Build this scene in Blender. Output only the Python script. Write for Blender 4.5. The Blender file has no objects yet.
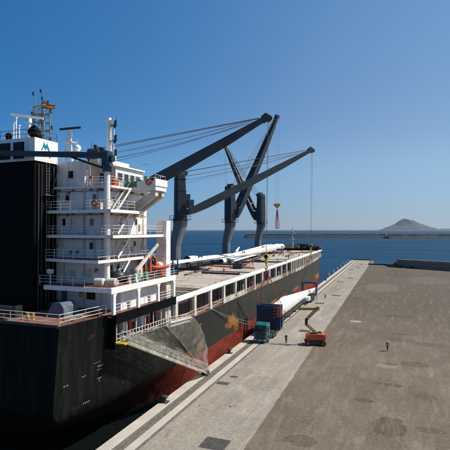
import bpy, bmesh, math, random
from mathutils import Vector, Matrix, noise
random.seed(7)
R = math.radians
sc = bpy.context.scene
COL = sc.collection

# ------------------------------------------------------------------ camera, sky, sun, exposure
TH = R(20.9); CH = 21.0; FPX = 440.0; HY = 229.7
cam_d = bpy.data.cameras.new("camera"); cam = bpy.data.objects.new("camera", cam_d); COL.objects.link(cam)
cam_d.sensor_width = 36; cam_d.lens = 36 * FPX / 450; cam_d.clip_start = 0.5; cam_d.clip_end = 60000
cam.location = (0, 0, CH)
cam.rotation_euler = (R(90) + math.atan((HY - 225) / FPX), 0, TH)
sc.camera = cam

SUN_AZ = R(25); SUN_EL = R(50)      # azimuth from +X towards +Y
w = bpy.data.worlds.new("World"); sc.world = w; w.use_nodes = True
nt = w.node_tree; nt.nodes.clear()
sky = nt.nodes.new("ShaderNodeTexSky"); sky.sky_type = 'NISHITA'; sky.sun_disc = False
sky.sun_elevation = SUN_EL; sky.sun_rotation = R(90) - SUN_AZ
sky.air_density = 1.0; sky.dust_density = 0.25; sky.ozone_density = 3.0; sky.altitude = 0
bg = nt.nodes.new("ShaderNodeBackground"); bg.inputs[1].default_value = 0.078
wo = nt.nodes.new("ShaderNodeOutputWorld")
# clear sea air: the low sky is paler blue, not yellow; a smooth tint by elevation
geo = nt.nodes.new("ShaderNodeTexCoord"); sxyz = nt.nodes.new("ShaderNodeSeparateXYZ"); nt.links.new(geo.outputs["Generated"], sxyz.inputs[0])
tr_ = nt.nodes.new("ShaderNodeValToRGB"); tr_.color_ramp.interpolation = 'EASE'; e0, e1 = tr_.color_ramp.elements
e0.position = 0.0; e0.color = (.52,.64,.97,1); e1.position = .5; e1.color = (.84,1.13,1.22,1)
e2 = tr_.color_ramp.elements.new(.17); e2.color = (.82,.92,1.0,1)
nt.links.new(sxyz.outputs[2], tr_.inputs[0]); mxw = nt.nodes.new("ShaderNodeMixRGB"); mxw.blend_type = 'MULTIPLY'; mxw.inputs[0].default_value = 1
nt.links.new(sky.outputs[0], mxw.inputs[1]); nt.links.new(tr_.outputs[0], mxw.inputs[2])
# the sky deepens away from the sun's side
dp = nt.nodes.new("ShaderNodeVectorMath"); dp.operation = 'DOT_PRODUCT'; nt.links.new(geo.outputs["Generated"], dp.inputs[0])
dp.inputs[1].default_value = (math.cos(SUN_AZ), math.sin(SUN_AZ), 0)
mr_ = nt.nodes.new("ShaderNodeMapRange"); mr_.inputs[1].default_value = -.5; mr_.inputs[2].default_value = .5; nt.links.new(dp.outputs["Value"], mr_.inputs[0])
t2 = nt.nodes.new("ShaderNodeValToRGB"); ce = t2.color_ramp.elements; ce[0].position = .1; ce[0].color = (.24,.66,.95,1); ce[1].position = .95; ce[1].color = (1.07,1.04,1.0,1)
q = ce.new(.42); q.color = (.50,.83,1.04,1); q = ce.new(.77); q.color = (.98,1.0,1.02,1)
nt.links.new(mr_.outputs[0], t2.inputs[0])
mr2 = nt.nodes.new("ShaderNodeMapRange"); mr2.inputs[1].default_value = 0; mr2.inputs[2].default_value = .22; mr2.inputs[3].default_value = .45; nt.links.new(sxyz.outputs[2], mr2.inputs[0])
mx3 = nt.nodes.new("ShaderNodeMixRGB"); mx3.blend_type = 'MULTIPLY'; nt.links.new(mr2.outputs[0], mx3.inputs[0]); nt.links.new(mxw.outputs[0], mx3.inputs[1]); nt.links.new(t2.outputs[0], mx3.inputs[2])
nt.links.new(mx3.outputs[0], bg.inputs[0]); nt.links.new(bg.outputs[0], wo.inputs[0])
sd = bpy.data.lights.new("sun", 'SUN'); sd.energy = 4.9; sd.angle = R(0.53); sd.color = (1.0, 0.945, 0.85)
sun = bpy.data.objects.new("sun", sd); COL.objects.link(sun)
sdir = Vector((math.cos(SUN_AZ) * math.cos(SUN_EL), math.sin(SUN_AZ) * math.cos(SUN_EL), math.sin(SUN_EL)))
sun.rotation_euler = sdir.to_track_quat('Z', 'Y').to_euler(); sun.location = (40, 20, 90)
sc.view_settings.view_transform = 'Standard'; sc.view_settings.look = 'None'
sc.view_settings.exposure = 0.36; sc.view_settings.gamma = 1.0

# ------------------------------------------------------------------ helpers
def at(px, py, Z=0.0):
    """ground position of something seen in the photograph at height Z"""
    d = (CH - Z) * FPX / (py - 230.0); s = (px - 225.0) / FPX * d
    return Vector((s * math.cos(TH) - d * math.sin(TH), s * math.sin(TH) + d * math.cos(TH), Z))

class MB:
    def __init__(self): self.v = []; self.f = []; self.sm = []
    def add(self, vs, fs, smooth=False):
        n = len(self.v); self.v += [tuple(p) for p in vs]
        self.f += [tuple(i + n for i in f) for f in fs]; self.sm += [smooth] * len(fs); return self
    def box(self, x0, x1, y0, y1, z0, z1):
        return self.add([(x0,y0,z0),(x1,y0,z0),(x1,y1,z0),(x0,y1,z0),(x0,y0,z1),(x1,y0,z1),(x1,y1,z1),(x0,y1,z1)],
            [(0,3,2,1),(4,5,6,7),(0,1,5,4),(1,2,6,5),(2,3,7,6),(3,0,4,7)])
    def beam(self, p0, p1, w, h, w1=None, h1=None, up=(0,0,1)):
        p0 = Vector(p0); p1 = Vector(p1); w1 = w if w1 is None else w1; h1 = h if h1 is None else h1
        d = (p1 - p0).normalized(); u = Vector(up)
        if abs(d.dot(u)) > .98: u = Vector((0,1,0)) if abs(d.y) < .9 else Vector((1,0,0))
        a = d.cross(u).normalized(); b = a.cross(d).normalized(); vs = []
        for p, ww, hh in ((p0, w, h), (p1, w1, h1)):
            for i, j in ((-1,-1),(1,-1),(1,1),(-1,1)): vs.append(p + a*i*ww/2 + b*j*hh/2)
        return self.add(vs, [(3,2,1,0),(4,5,6,7),(0,1,5,4),(1,2,6,5),(2,3,7,6),(3,0,4,7)])
    def tube(self, p0, p1, r, r1=None, n=8, caps=True, smooth=None):
        p0 = Vector(p0); p1 = Vector(p1); r1 = r if r1 is None else r1
        d = (p1 - p0).normalized(); u = Vector((0,0,1)) if abs(d.z) < .95 else Vector((1,0,0))
        a = d.cross(u).normalized(); b = a.cross(d).normalized(); vs = []
        for p, rr in ((p0, r), (p1, r1)):
            for k in range(n):
                t = 2*math.pi*k/n; vs.append(p + a*math.cos(t)*rr + b*math.sin(t)*rr)
        fs = [(k, (k+1)%n, n+(k+1)%n, n+k) for k in range(n)]
        self.add(vs, fs, n > 5 if smooth is None else smooth)
        if caps: self.add(vs, [tuple(range(n))[::-1], tuple(range(n, 2*n))])
        return self
    def path(self, pts, r, n=5):
        for a, b in zip(pts, pts[1:]): self.tube(a, b, r, n=n, caps=False)
        return self
    def loft(self, rings, caps=True, smooth=True, closed=True):
        n = len(rings[0]); vs = [p for r_ in rings for p in r_]; fs = []
        for i in range(len(rings)-1):
            for k in range(n if closed else n-1):
                a = i*n+k; b = i*n+(k+1)%n; fs.append((a, b, b+n, a+n))
        self.add(vs, fs, smooth)
        if caps and closed: self.add(vs, [tuple(range(n))[::-1], tuple(range((len(rings)-1)*n, len(rings)*n))])
        return self
    def prism(self, poly, z0, z1):
        n = len(poly); vs = [(x,y,z0) for x,y in poly] + [(x,y,z1) for x,y in poly]
        return self.add(vs, [tuple(range(n))[::-1], tuple(range(n,2*n))] + [(k,(k+1)%n,n+(k+1)%n,n+k) for k in range(n)])
    def sphere(self, c, r, n=10, m=6, sz=1.0):
        c = Vector(c); rings = []
        for i in range(m+1):
            t = math.pi*i/m; rr = max(r*math.sin(t), r*.02)
            rings.append([c + Vector((rr*math.cos(2*math.pi*k/n), rr*math.sin(2*math.pi*k/n), -r*sz*math.cos(t))) for k in range(n)])
        return self.loft(rings)
    def xf(self, M):
        self.v = [tuple(M @ Vector(p)) for p in self.v]; return self
    def mesh(self, name, mat):
        me = bpy.data.meshes.new(name); me.from_pydata(self.v, [], self.f); me.validate()
        if len(me.polygons) == len(self.sm): me.polygons.foreach_set("use_smooth", self.sm)
        if mat: me.materials.append(mat)
        bm = bmesh.new(); bm.from_mesh(me); bmesh.ops.recalc_face_normals(bm, faces=bm.faces); bm.to_mesh(me); bm.free()
        me.update(); return me

def tag(o, label=None, cat=None, group=None, kind=None):
    if label: o['label'] = label
    if cat: o['category'] = cat
    if group: o['group'] = group
    if kind: o['kind'] = kind
    return o
def worldpos(p):
    v = Vector(p.location)
    return v
def obj(name, mb, mat, parent=None, label=None, local=False, bevel=0):
    """one mesh object; vertices in world space unless local (then in the thing's own space)"""
    me = mb.mesh(name, mat) if isinstance(mb, MB) else mb
    o = bpy.data.objects.new(name, me); COL.objects.link(o)
    if parent:
        o.parent = parent
        if not local:
            root = parent
            while root.parent: root = root.parent
            if parent is root: o.matrix_parent_inverse = Matrix.Translation(-root.location)
            # parts of a part: the part itself already sits at the world origin
    if label: o['label'] = label
    if bevel:
        b = o.modifiers.new("bevel", 'BEVEL'); b.width = bevel; b.segments = 1; b.limit_method = 'ANGLE'
    return o
def thing(name, label, cat, loc=(0,0,0), rz=0, group=None):
    o = bpy.data.objects.new(name, None); COL.objects.link(o); o.location = loc; o.rotation_euler = (0,0,rz)
    o.empty_display_size = .3
    return tag(o, label, cat, group)
def single(name, mb, mat, label, cat, group=None, loc=None, rz=0, bevel=0):
    o = obj(name, mb, mat, bevel=bevel); tag(o, label, cat, group)
    if loc is not None: o.location = loc; o.rotation_euler = (0,0,rz)
    return o
def kids(o): return [c for c in COL.objects if c.parent == o]
def copy_tree(o, parent=None, loc=None, rz=None, label=None):
    c = o.copy(); COL.objects.link(c)
    if parent is not None: c.parent = parent
    if loc is not None: c.location = loc
    if rz is not None: c.rotation_euler = (0,0,rz)
    if label: c['label'] = label
    for ch in kids(o): copy_tree(ch, c)
    return c

# ------------------------------------------------------------------ materials
def mat(name, col, rough=.6, metal=0., var=.18, scale=.6, bump=0., bscale=20., col2=None, streak=0., streak_col=(.12,.05,.02), fine=.0, spec=.5, streak_scale=1.2):
    m = bpy.data.materials.new(name); m.use_nodes = True; t = m.node_tree; N = t.nodes; L = t.links
    b = N["Principled BSDF"]; b.inputs["Roughness"].default_value = rough; b.inputs["Metallic"].default_value = metal
    b.inputs["Specular IOR Level"].default_value = spec
    tc = N.new("ShaderNodeTexCoord"); n1 = N.new("ShaderNodeTexNoise"); n1.inputs["Scale"].default_value = scale
    n1.inputs["Detail"].default_value = 8; n1.inputs["Roughness"].default_value = .65
    L.new(tc.outputs["Object"], n1.inputs["Vector"])
    cr = N.new("ShaderNodeValToRGB"); cr.color_ramp.elements[0].position = .32; cr.color_ramp.elements[1].position = .68
    c2 = col2 or tuple(max(0, c*(1-var*1.6)) for c in col)
    c1 = tuple(min(1, c*(1+var*.6)) for c in col)
    cr.color_ramp.elements[0].color = (*c2, 1); cr.color_ramp.elements[1].color = (*c1, 1)
    L.new(n1.outputs["Fac"], cr.inputs[0]); out = cr.outputs[0]
    if streak:
        mp = N.new("ShaderNodeMapping"); mp.inputs["Scale"].default_value = (streak_scale, streak_scale, .09)
        L.new(tc.outputs["Object"], mp.inputs[0])
        n2 = N.new("ShaderNodeTexNoise"); n2.inputs["Scale"].default_value = 1.0; n2.inputs["Detail"].default_value = 6
        n2.inputs["Roughness"].default_value = .7; L.new(mp.outputs[0], n2.inputs["Vector"])
        r2 = N.new("ShaderNodeValToRGB"); r2.color_ramp.elements[0].position = .54; r2.color_ramp.elements[1].position = .74
        r2.color_ramp.elements[0].color = (0,0,0,1); r2.color_ramp.elements[1].color = (streak,)*3 + (1,)
        L.new(n2.outputs["Fac"], r2.inputs[0])
        mx = N.new("ShaderNodeMixRGB"); L.new(r2.outputs[0], mx.inputs[0]); L.new(out, mx.inputs[1]); mx.inputs[2].default_value = (*streak_col, 1)
        out = mx.outputs[0]
    if fine:
        n3 = N.new("ShaderNodeTexNoise"); n3.inputs["Scale"].default_value = 9; n3.inputs["Detail"].default_value = 5
        L.new(tc.outputs["Object"], n3.inputs["Vector"])
        mr = N.new("ShaderNodeMapRange"); mr.inputs[1].default_value = .3; mr.inputs[2].default_value = .7
        mr.inputs[3].default_value = 1-fine; mr.inputs[4].default_value = 1+fine; L.new(n3.outputs["Fac"], mr.inputs[0])
        m2 = N.new("ShaderNodeMixRGB"); m2.blend_type = 'MULTIPLY'; m2.inputs[0].default_value = 1
        L.new(out, m2.inputs[1]); L.new(mr.outputs[0], m2.inputs[2]); out = m2.outputs[0]
    L.new(out, b.inputs["Base Color"])
    if bump:
        nb = N.new("ShaderNodeTexNoise"); nb.inputs["Scale"].default_value = bscale; nb.inputs["Detail"].default_value = 6
        L.new(tc.outputs["Object"], nb.inputs["Vector"]); bp = N.new("ShaderNodeBump"); bp.inputs["Strength"].default_value = bump
        bp.inputs["Distance"].default_value = .05; L.new(nb.outputs["Fac"], bp.inputs["Height"]); L.new(bp.outputs[0], b.inputs["Normal"])
    return m

M = {}
M['white'] = mat('white_paint', (.80,.78,.75), .45, var=.10, scale=.5, streak=.75, streak_col=(.38,.22,.13), bump=.1, bscale=2)
def plated(m, sz=(2.4,1.45), d=.02):
    t = m.node_tree; N = t.nodes; L = t.links; b = N["Principled BSDF"]; tc = N.new("ShaderNodeTexCoord"); sp = N.new("ShaderNodeSeparateXYZ"); L.new(tc.outputs["Object"], sp.inputs[0])
    ad = N.new("ShaderNodeMath"); ad.operation = 'ADD'; L.new(sp.outputs[0], ad.inputs[0]); L.new(sp.outputs[1], ad.inputs[1])
    cx = N.new("ShaderNodeCombineXYZ"); L.new(ad.outputs[0], cx.inputs[0]); L.new(sp.outputs[2], cx.inputs[1])
    br = N.new("ShaderNodeTexBrick"); L.new(cx.outputs[0], br.inputs["Vector"]); br.inputs["Scale"].default_value = 1; br.inputs["Brick Width"].default_value = sz[0]
    br.inputs["Row Height"].default_value = sz[1]; br.inputs["Mortar Size"].default_value = .02; br.inputs["Mortar Smooth"].default_value = .8
    nz = N.new("ShaderNodeTexNoise"); nz.inputs["Scale"].default_value = .9; nz.inputs["Detail"].default_value = 3; L.new(tc.outputs["Object"], nz.inputs["Vector"])
    b1 = N.new("ShaderNodeBump"); b1.inputs["Distance"].default_value = d; L.new(br.outputs["Fac"], b1.inputs["Height"])
    b2 = N.new("ShaderNodeBump"); b2.inputs["Distance"].default_value = .09; b2.inputs["Strength"].default_value = .6; L.new(nz.outputs["Fac"], b2.inputs["Height"])
    L.new(b1.outputs[0], b2.inputs["Normal"]); L.new(b2.outputs[0], b.inputs["Normal"])
plated(M['white'])
M['white2'] = mat('white_trim', (.78,.76,.72), .45, var=.08, scale=1.5, streak=.35, streak_col=(.35,.2,.12))
M['cream'] = mat('cream_paint', (.60,.54,.44), .6, var=.14, scale=.9, streak=.6, streak_col=(.25,.13,.07))
M['rail'] = mat('rail_paint', (.62,.60,.56), .5, var=.2, scale=2)
M['black'] = mat('black_paint', (.0022,.0022,.0026), .7, var=.3, scale=.5, spec=.08)
M['darkgrey'] = mat('dark_grey_paint', (.035,.037,.04), .6, var=.3, scale=1)
M['crane'] = mat('crane_paint', (.017,.028,.039), .55, var=.22, scale=.35, streak=.35, streak_col=(.035,.04,.045), bump=.1, bscale=2, spec=.3)
M['cranelight'] = mat('pedestal_paint', (.12,.135,.145), .5, var=.15, scale=.4, streak=.5, streak_col=(.10,.09,.08))
M['machinery'] = mat('greasy_machinery', (.02,.02,.022), .5, var=.4, scale=2)
M['deckred'] = mat('deck_red', (.22,.085,.052), .75, var=.3, scale=.7, fine=.2)
M['teal'] = mat('teal_dark_paint', (.012,.035,.05), .45, var=.2, scale=1)
M['logo'] = mat('teal_logo_paint', (.0,.19,.27), .5, var=.08)
M['hatch'] = mat('hatch_paint', (.41,.345,.28), .75, var=.2, scale=.22, col2=(.26,.215,.17), streak=.5, streak_col=(.22,.15,.11), fine=.16, bump=.2, bscale=3)
M['rope'] = mat('wire_rope', (.10,.085,.085), .7, var=.2)
M['ropelight'] = mat('mooring_rope', (.30,.26,.19), .8, var=.2)
M['net'] = mat('net_cord', (.46,.42,.34), .9, var=.15)
M['sling'] = mat('red_sling', (.50,.085,.035), .7, var=.2)
M['pink'] = mat('pink_sling', (.62,.16,.20), .8, var=.2)
M['yellow'] = mat('yellow_paint', (.62,.40,.04), .45, var=.2, scale=2)
M['orange'] = mat('orange_paint', (.50,.085,.022), .45, var=.2, scale=1.5)
M['bluefr'] = mat('blue_frame_paint', (.009,.032,.095), .45, var=.2, scale=1.5)
M['bluedark'] = mat('blue_cover', (.010,.022,.07), .6, var=.3, scale=1.5)
M['blade'] = mat('blade_gelcoat', (.74,.72,.68), .35, var=.04, scale=.3)
M['tealcab'] = mat('cab_paint', (.010,.14,.18), .3, var=.12, scale=2)
M['glass'] = mat('dark_glass', (.012,.016,.022), .08, var=.1, spec=.8)
M['tyre'] = mat('tyre_rubber', (.012,.012,.012), .85, var=.2)
M['steel'] = mat('grey_steel', (.20,.20,.20), .5, metal=.3, var=.25, scale=2)
M['olive'] = mat('ochre_boom_paint', (.38,.26,.05), .5, var=.2, scale=2)
M['green'] = mat('green_paint', (.10,.28,.18), .6, var=.2)
M['wood'] = mat('weathered_wood', (.16,.11,.07), .85, var=.35, scale=2, fine=.2)
M['tarp'] = mat('grey_tarp', (.10,.12,.15), .8, var=.25, scale=1.5, bump=.5, bscale=2)
M['skin'] = mat('skin', (.33,.18,.12), .6, var=.08)
M['navy'] = mat('navy_cloth', (.018,.022,.04), .9, var=.2, scale=6)
M['hiviz'] = mat('hi_vis_cloth', (.50,.62,.05), .8, var=.15, scale=6)
M['redcloth'] = mat('red_coverall', (.42,.05,.03), .85, var=.2, scale=6)
M['orangecloth'] = mat('orange_vest', (.65,.14,.04), .85, var=.15, scale=6)
M['greencloth'] = mat('green_coverall', (.08,.20,.13), .85, var=.2, scale=6)
M['helmetw'] = mat('white_helmet', (.7,.7,.68), .35, var=.04)
M['helmetr'] = mat('red_helmet', (.45,.05,.03), .35, var=.04)
M['flagred'] = mat('flag_red', (.42,.03,.02), .8, var=.08)
M['flagyel'] = mat('flag_yellow', (.75,.42,.03), .8, var=.08)
M['block'] = mat('precast_concrete', (.20,.17,.14), .9, var=.3, scale=.5, fine=.2, streak=.5, streak_col=(.08,.07,.06), bump=.4, bscale=4)
M['rock'] = mat('breakwater_rock', (.007,.009,.012), .9, var=.3, scale=.05)
M['land'] = mat('dry_hillside', (.050,.058,.068), .95, var=.35, scale=.004)
M['shrub'] = mat('dark_shrub_leaves', (.035,.05,.022), .8, var=.4, scale=3)
M['plate'] = mat('steel_cover', (.060,.052,.045), .8, var=.35, scale=2.2, fine=.3)
M['coping'] = mat('coping_concrete', (.43,.385,.325), .88, var=.12, scale=.35, fine=.10, bump=.3, bscale=8)
M['trough'] = mat('rail_trough', (.14,.122,.10), .95, var=.25, scale=1.2, fine=.3, bump=.6, bscale=8)
M['kerb'] = mat('black_kerb', (.03,.028,.026), .9, var=.4, scale=1)

def ground_mat(name, base, dark, light, patches, joints=None, older=False):
    m = bpy.data.materials.new(name); m.use_nodes = True; t = m.node_tree; N = t.nodes; L = t.links
    b = N["Principled BSDF"]; b.inputs["Roughness"].default_value = .92; b.inputs["Specular IOR Level"].default_value = .2
    tc = N.new("ShaderNodeTexCoord"); co = tc.outputs["Object"]
    def noi(s, det=8, rg=.65, sc3=None):
        v = co
        if sc3:
            mp = N.new("ShaderNodeMapping"); mp.inputs["Scale"].default_value = sc3; L.new(co, mp.inputs[0]); v = mp.outputs[0]
        n = N.new("ShaderNodeTexNoise"); n.inputs["Scale"].default_value = s; n.inputs["Detail"].default_value = det
        n.inputs["Roughness"].default_value = rg; L.new(v, n.inputs["Vector"]); return n.outputs["Fac"]
    def ramp(f, a, bb, ca=(0,0,0), cb=(1,1,1)):
        r_ = N.new("ShaderNodeValToRGB"); r_.color_ramp.elements[0].position = a; r_.color_ramp.elements[1].position = bb
        r_.color_ramp.elements[0].color = (*ca,1); r_.color_ramp.elements[1].color = (*cb,1); L.new(f, r_.inputs[0]); return r_.outputs[0]
    def mix(f, a, c, typ='MIX'):
        x = N.new("ShaderNodeMixRGB"); x.blend_type = typ
        if isinstance(f, float): x.inputs[0].default_value = f
        else: L.new(f, x.inputs[0])
        L.new(a, x.inputs[1])
        if isinstance(c, tuple): x.inputs[2].default_value = (*c,1)
        else: L.new(c, x.inputs[2])
        return x.outputs[0]
    col = ramp(noi(.09), .3, .7, dark, base)
    col = mix(ramp(noi(.35, sc3=(1,.35,1)), .50, .78), col, light)
    # wheel scuffs and long smears along the quay
    col = mix(ramp(noi(1.0, sc3=(.9,.05,1)), .56, .80, (0,0,0), (.45,.45,.45)), col, tuple(c*.62 for c in dark))
    if older:   # the outer yard was laid earlier and is darker
        sp = N.new('ShaderNodeSeparateXYZ'); L.new(co, sp.inputs[0]); mo = N.new('ShaderNodeMapRange'); mo.inputs[1].default_value = 75; mo.inputs[2].default_value = 125; mo.inputs[4].default_value = .85
        L.new(sp.outputs[1], mo.inputs[0]); col = mix(mo.outputs[0], col, tuple(c*.86 for c in dark))
    # stained / repaired patches with an outline of their own
    wob = noi(1.1, 9, .72)
    for (x, y, rx, ry, c, k) in patches:
        mp = N.new("ShaderNodeMapping"); mp.vector_type = 'POINT'
        mp.inputs["Scale"].default_value = (1/rx, 1/ry, 0); mp.inputs["Location"].default_value = (-x/rx, -y/ry, 0)
        L.new(co, mp.inputs[0])
        ln = N.new("ShaderNodeVectorMath"); ln.operation = 'LENGTH'; L.new(mp.outputs[0], ln.inputs[0])
        ad = N.new("ShaderNodeMath"); ad.operation = 'MULTIPLY_ADD'; L.new(wob, ad.inputs[0]); ad.inputs[1].default_value = 1.5
        L.new(ln.outputs["Value"], ad.inputs[2])
        col = mix(_step(N, L, ad.outputs[0], k*.6, .07), col, tuple(q*.62 for q in c)); col = mix(_step(N, L, ad.outputs[0], k), col, c)
    fine = ramp(noi(14, 5, .8), .28, .72, (.52,.52,.52), (1.42,1.42,1.42)); col = mix(1.0, col, fine, 'MULTIPLY')
    mid = ramp(noi(2.2, 6, .75), .3, .7, (.72,.72,.72), (1.24,1.24,1.24)); col = mix(1.0, col, mid, 'MULTIPLY')
    vo = N.new("ShaderNodeTexVoronoi"); vo.feature = 'F1'; vo.inputs["Scale"].default_value = .9; L.new(co, vo.inputs["Vector"])
    col = mix(ramp(vo.outputs["Distance"], .05, .09, (.55,.55,.55), (0,0,0)), col, tuple(min(1,c*1.6) for c in light))
    v2 = N.new("ShaderNodeTexVoronoi"); v2.feature = 'F1'; v2.inputs["Scale"].default_value = 2.6; L.new(co, v2.inputs["Vector"])
    col = mix(ramp(v2.outputs["Distance"], .10, .17, (.5,.5,.5), (0,0,0)), col, tuple(min(1,c*1.7) for c in light))
    v3 = N.new("ShaderNodeTexVoronoi"); v3.feature = 'F1'; v3.inputs["Scale"].default_value = 1.7; L.new(co, v3.inputs["Vector"])
    col = mix(ramp(v3.outputs["Distance"], .08, .16, (.6,.6,.6), (0,0,0)), col, tuple(c*.55 for c in dark))
    sm_ = N.new("ShaderNodeMapping"); sm_.inputs["Rotation"].default_value = (0,0,R(-38)); sm_.inputs["Scale"].default_value = (1,.12,1); L.new(co, sm_.inputs[0])
    sn = N.new("ShaderNodeTexNoise"); sn.inputs["Scale"].default_value = .9; sn.inputs["Detail"].default_value = 7; sn.inputs["Roughness"].default_value = .7; L.new(sm_.outputs[0], sn.inputs["Vector"])
    col = mix(ramp(sn.outputs["Fac"], .52, .74, (0,0,0), (.5,.5,.5)), col, tuple(min(1,c*1.18) for c in light))
    sn2 = N.new("ShaderNodeTexNoise"); sn2.inputs["Scale"].default_value = .55; sn2.inputs["Detail"].default_value = 7; sn2.inputs["Roughness"].default_value = .75; L.new(sm_.outputs[0], sn2.inputs["Vector"])
    col = mix(ramp(sn2.outputs["Fac"], .56, .78, (0,0,0), (.55,.55,.55)), col, tuple(c*.6 for c in dark))
    vc = N.new("ShaderNodeTexVoronoi"); vc.feature = 'DISTANCE_TO_EDGE'; vc.inputs["Scale"].default_value = .16
    wv = N.new("ShaderNodeMixRGB"); wv.inputs[0].default_value = .06
    nn = N.new("ShaderNodeTexNoise"); nn.inputs["Scale"].default_value = .5; nn.inputs["Detail"].default_value = 6; L.new(co, nn.inputs["Vector"])
    sv = N.new("ShaderNodeVectorMath"); sv.operation = 'MULTIPLY_ADD'; L.new(nn.outputs["Color"], sv.inputs[0]); sv.inputs[1].default_value = (3,3,0); L.new(co, sv.inputs[2])
    L.new(sv.outputs[0], vc.inputs["Vector"])
    cg = ramp(noi(.05), .5, .62)
    ck = ramp(vc.outputs["Distance"], .004, .012, (.7,.7,.7), (0,0,0))
    ck = mix(1.0, ck, cg, 'MULTIPLY')
    col = mix(ck, col, tuple(c*.35 for c in dark))
    if joints:
        br = N.new("ShaderNodeTexBrick"); br.inputs["Scale"].default_value = 1; br.offset = 0
        br.inputs["Brick Width"].default_value = joints[0]; br.inputs["Row Height"].default_value = joints[1]
        br.inputs["Mortar Size"].default_value = .03; br.inputs["Color1"].default_value = (.94,.94,.94,1); br.inputs["Color2"].default_value = (1.05,1.05,1.05,1)
        br.inputs["Mortar"].default_value = (.84,.83,.82,1); L.new(co, br.inputs["Vector"])
        col = mix(1.0, col, br.outputs["Color"], 'MULTIPLY')
    L.new(col, b.inputs["Base Color"])
    bp = N.new("ShaderNodeBump"); bp.inputs["Strength"].default_value = .5; bp.inputs["Distance"].default_value = .03
    L.new(noi(9, 6, .8), bp.inputs["Height"]); L.new(bp.outputs[0], b.inputs["Normal"])
    return m
def _step(N, L, v, k, o=0):
    mr = N.new("ShaderNodeMapRange"); mr.inputs[1].default_value = 1.66+o; mr.inputs[2].default_value = 1.74+o
    mr.inputs[3].default_value = k; mr.inputs[4].default_value = 0; L.new(v, mr.inputs[0]); return mr.outputs[0]

# water
def water_mat():
    m = bpy.data.materials.new('sea_water'); m.use_nodes = True; t = m.node_tree; N = t.nodes; L = t.links
    N.clear(); out = N.new("ShaderNodeOutputMaterial"); df = N.new("ShaderNodeBsdfDiffuse"); gl = N.new("ShaderNodeBsdfGlossy")
    gl.inputs["Roughness"].default_value = .28; mxs = N.new("ShaderNodeMixShader")
    tc = N.new("ShaderNodeTexCoord"); co = tc.outputs["Object"]
    n = N.new("ShaderNodeTexNoise"); n.inputs["Scale"].default_value = .014; n.inputs["Detail"].default_value = 9
    mp = N.new("ShaderNodeMapping"); mp.inputs["Rotation"].default_value = (0,0,-TH); mp.inputs["Scale"].default_value = (.5,1.6,1)
    L.new(co, mp.inputs[0]); L.new(mp.outputs[0], n.inputs["Vector"])
    cr = N.new("ShaderNodeValToRGB"); cr.color_ramp.elements[0].position = .35; cr.color_ramp.elements[1].position = .68
    cr.color_ramp.elements[0].color = (.001,.024,.060,1); cr.color_ramp.elements[1].color = (.003,.048,.105,1)
    L.new(n.outputs["Fac"], cr.inputs[0])
    # water round the berth painted near-black for shade and the hull's reflection
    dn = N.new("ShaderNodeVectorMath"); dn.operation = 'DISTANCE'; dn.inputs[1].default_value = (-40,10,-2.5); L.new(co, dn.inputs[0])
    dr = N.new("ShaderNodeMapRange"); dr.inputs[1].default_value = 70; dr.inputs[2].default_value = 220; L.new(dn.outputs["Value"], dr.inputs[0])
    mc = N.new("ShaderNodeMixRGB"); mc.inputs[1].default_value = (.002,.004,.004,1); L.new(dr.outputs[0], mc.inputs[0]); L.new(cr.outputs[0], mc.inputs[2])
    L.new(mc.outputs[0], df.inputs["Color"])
    last = None
    for s, st, d in ((.12, .6, 1.4), (.55, .8, .45), (2.2, .7, .12)):
        nb = N.new("ShaderNodeTexNoise"); nb.inputs["Scale"].default_value = s; nb.inputs["Detail"].default_value = 4
        L.new(mp.outputs[0], nb.inputs["Vector"]); bp = N.new("ShaderNodeBump"); bp.inputs["Strength"].default_value = st
        bp.inputs["Distance"].default_value = d; L.new(nb.outputs["Fac"], bp.inputs["Height"])
        if last: L.new(last.outputs[0], bp.inputs["Normal"])
        last = bp
    L.new(last.outputs[0], gl.inputs["Normal"])
    fr = N.new("ShaderNodeFresnel"); fr.inputs[0].default_value = 1.33; L.new(last.outputs[0], fr.inputs["Normal"])
    # wave facets never average to a mirror: cap the grazing reflectance
    mr = N.new("ShaderNodeMapRange"); mr.inputs[1].default_value = 0; mr.inputs[2].default_value = 1; mr.inputs[3].default_value = .0; mr.inputs[4].default_value = .13
    L.new(fr.outputs[0], mr.inputs[0]); L.new(mr.outputs[0], mxs.inputs[0]); L.new(df.outputs[0], mxs.inputs[1]); L.new(gl.outputs[0], mxs.inputs[2])
    L.new(mxs.outputs[0], out.inputs["Surface"]); return m
M['water'] = water_mat()

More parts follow.
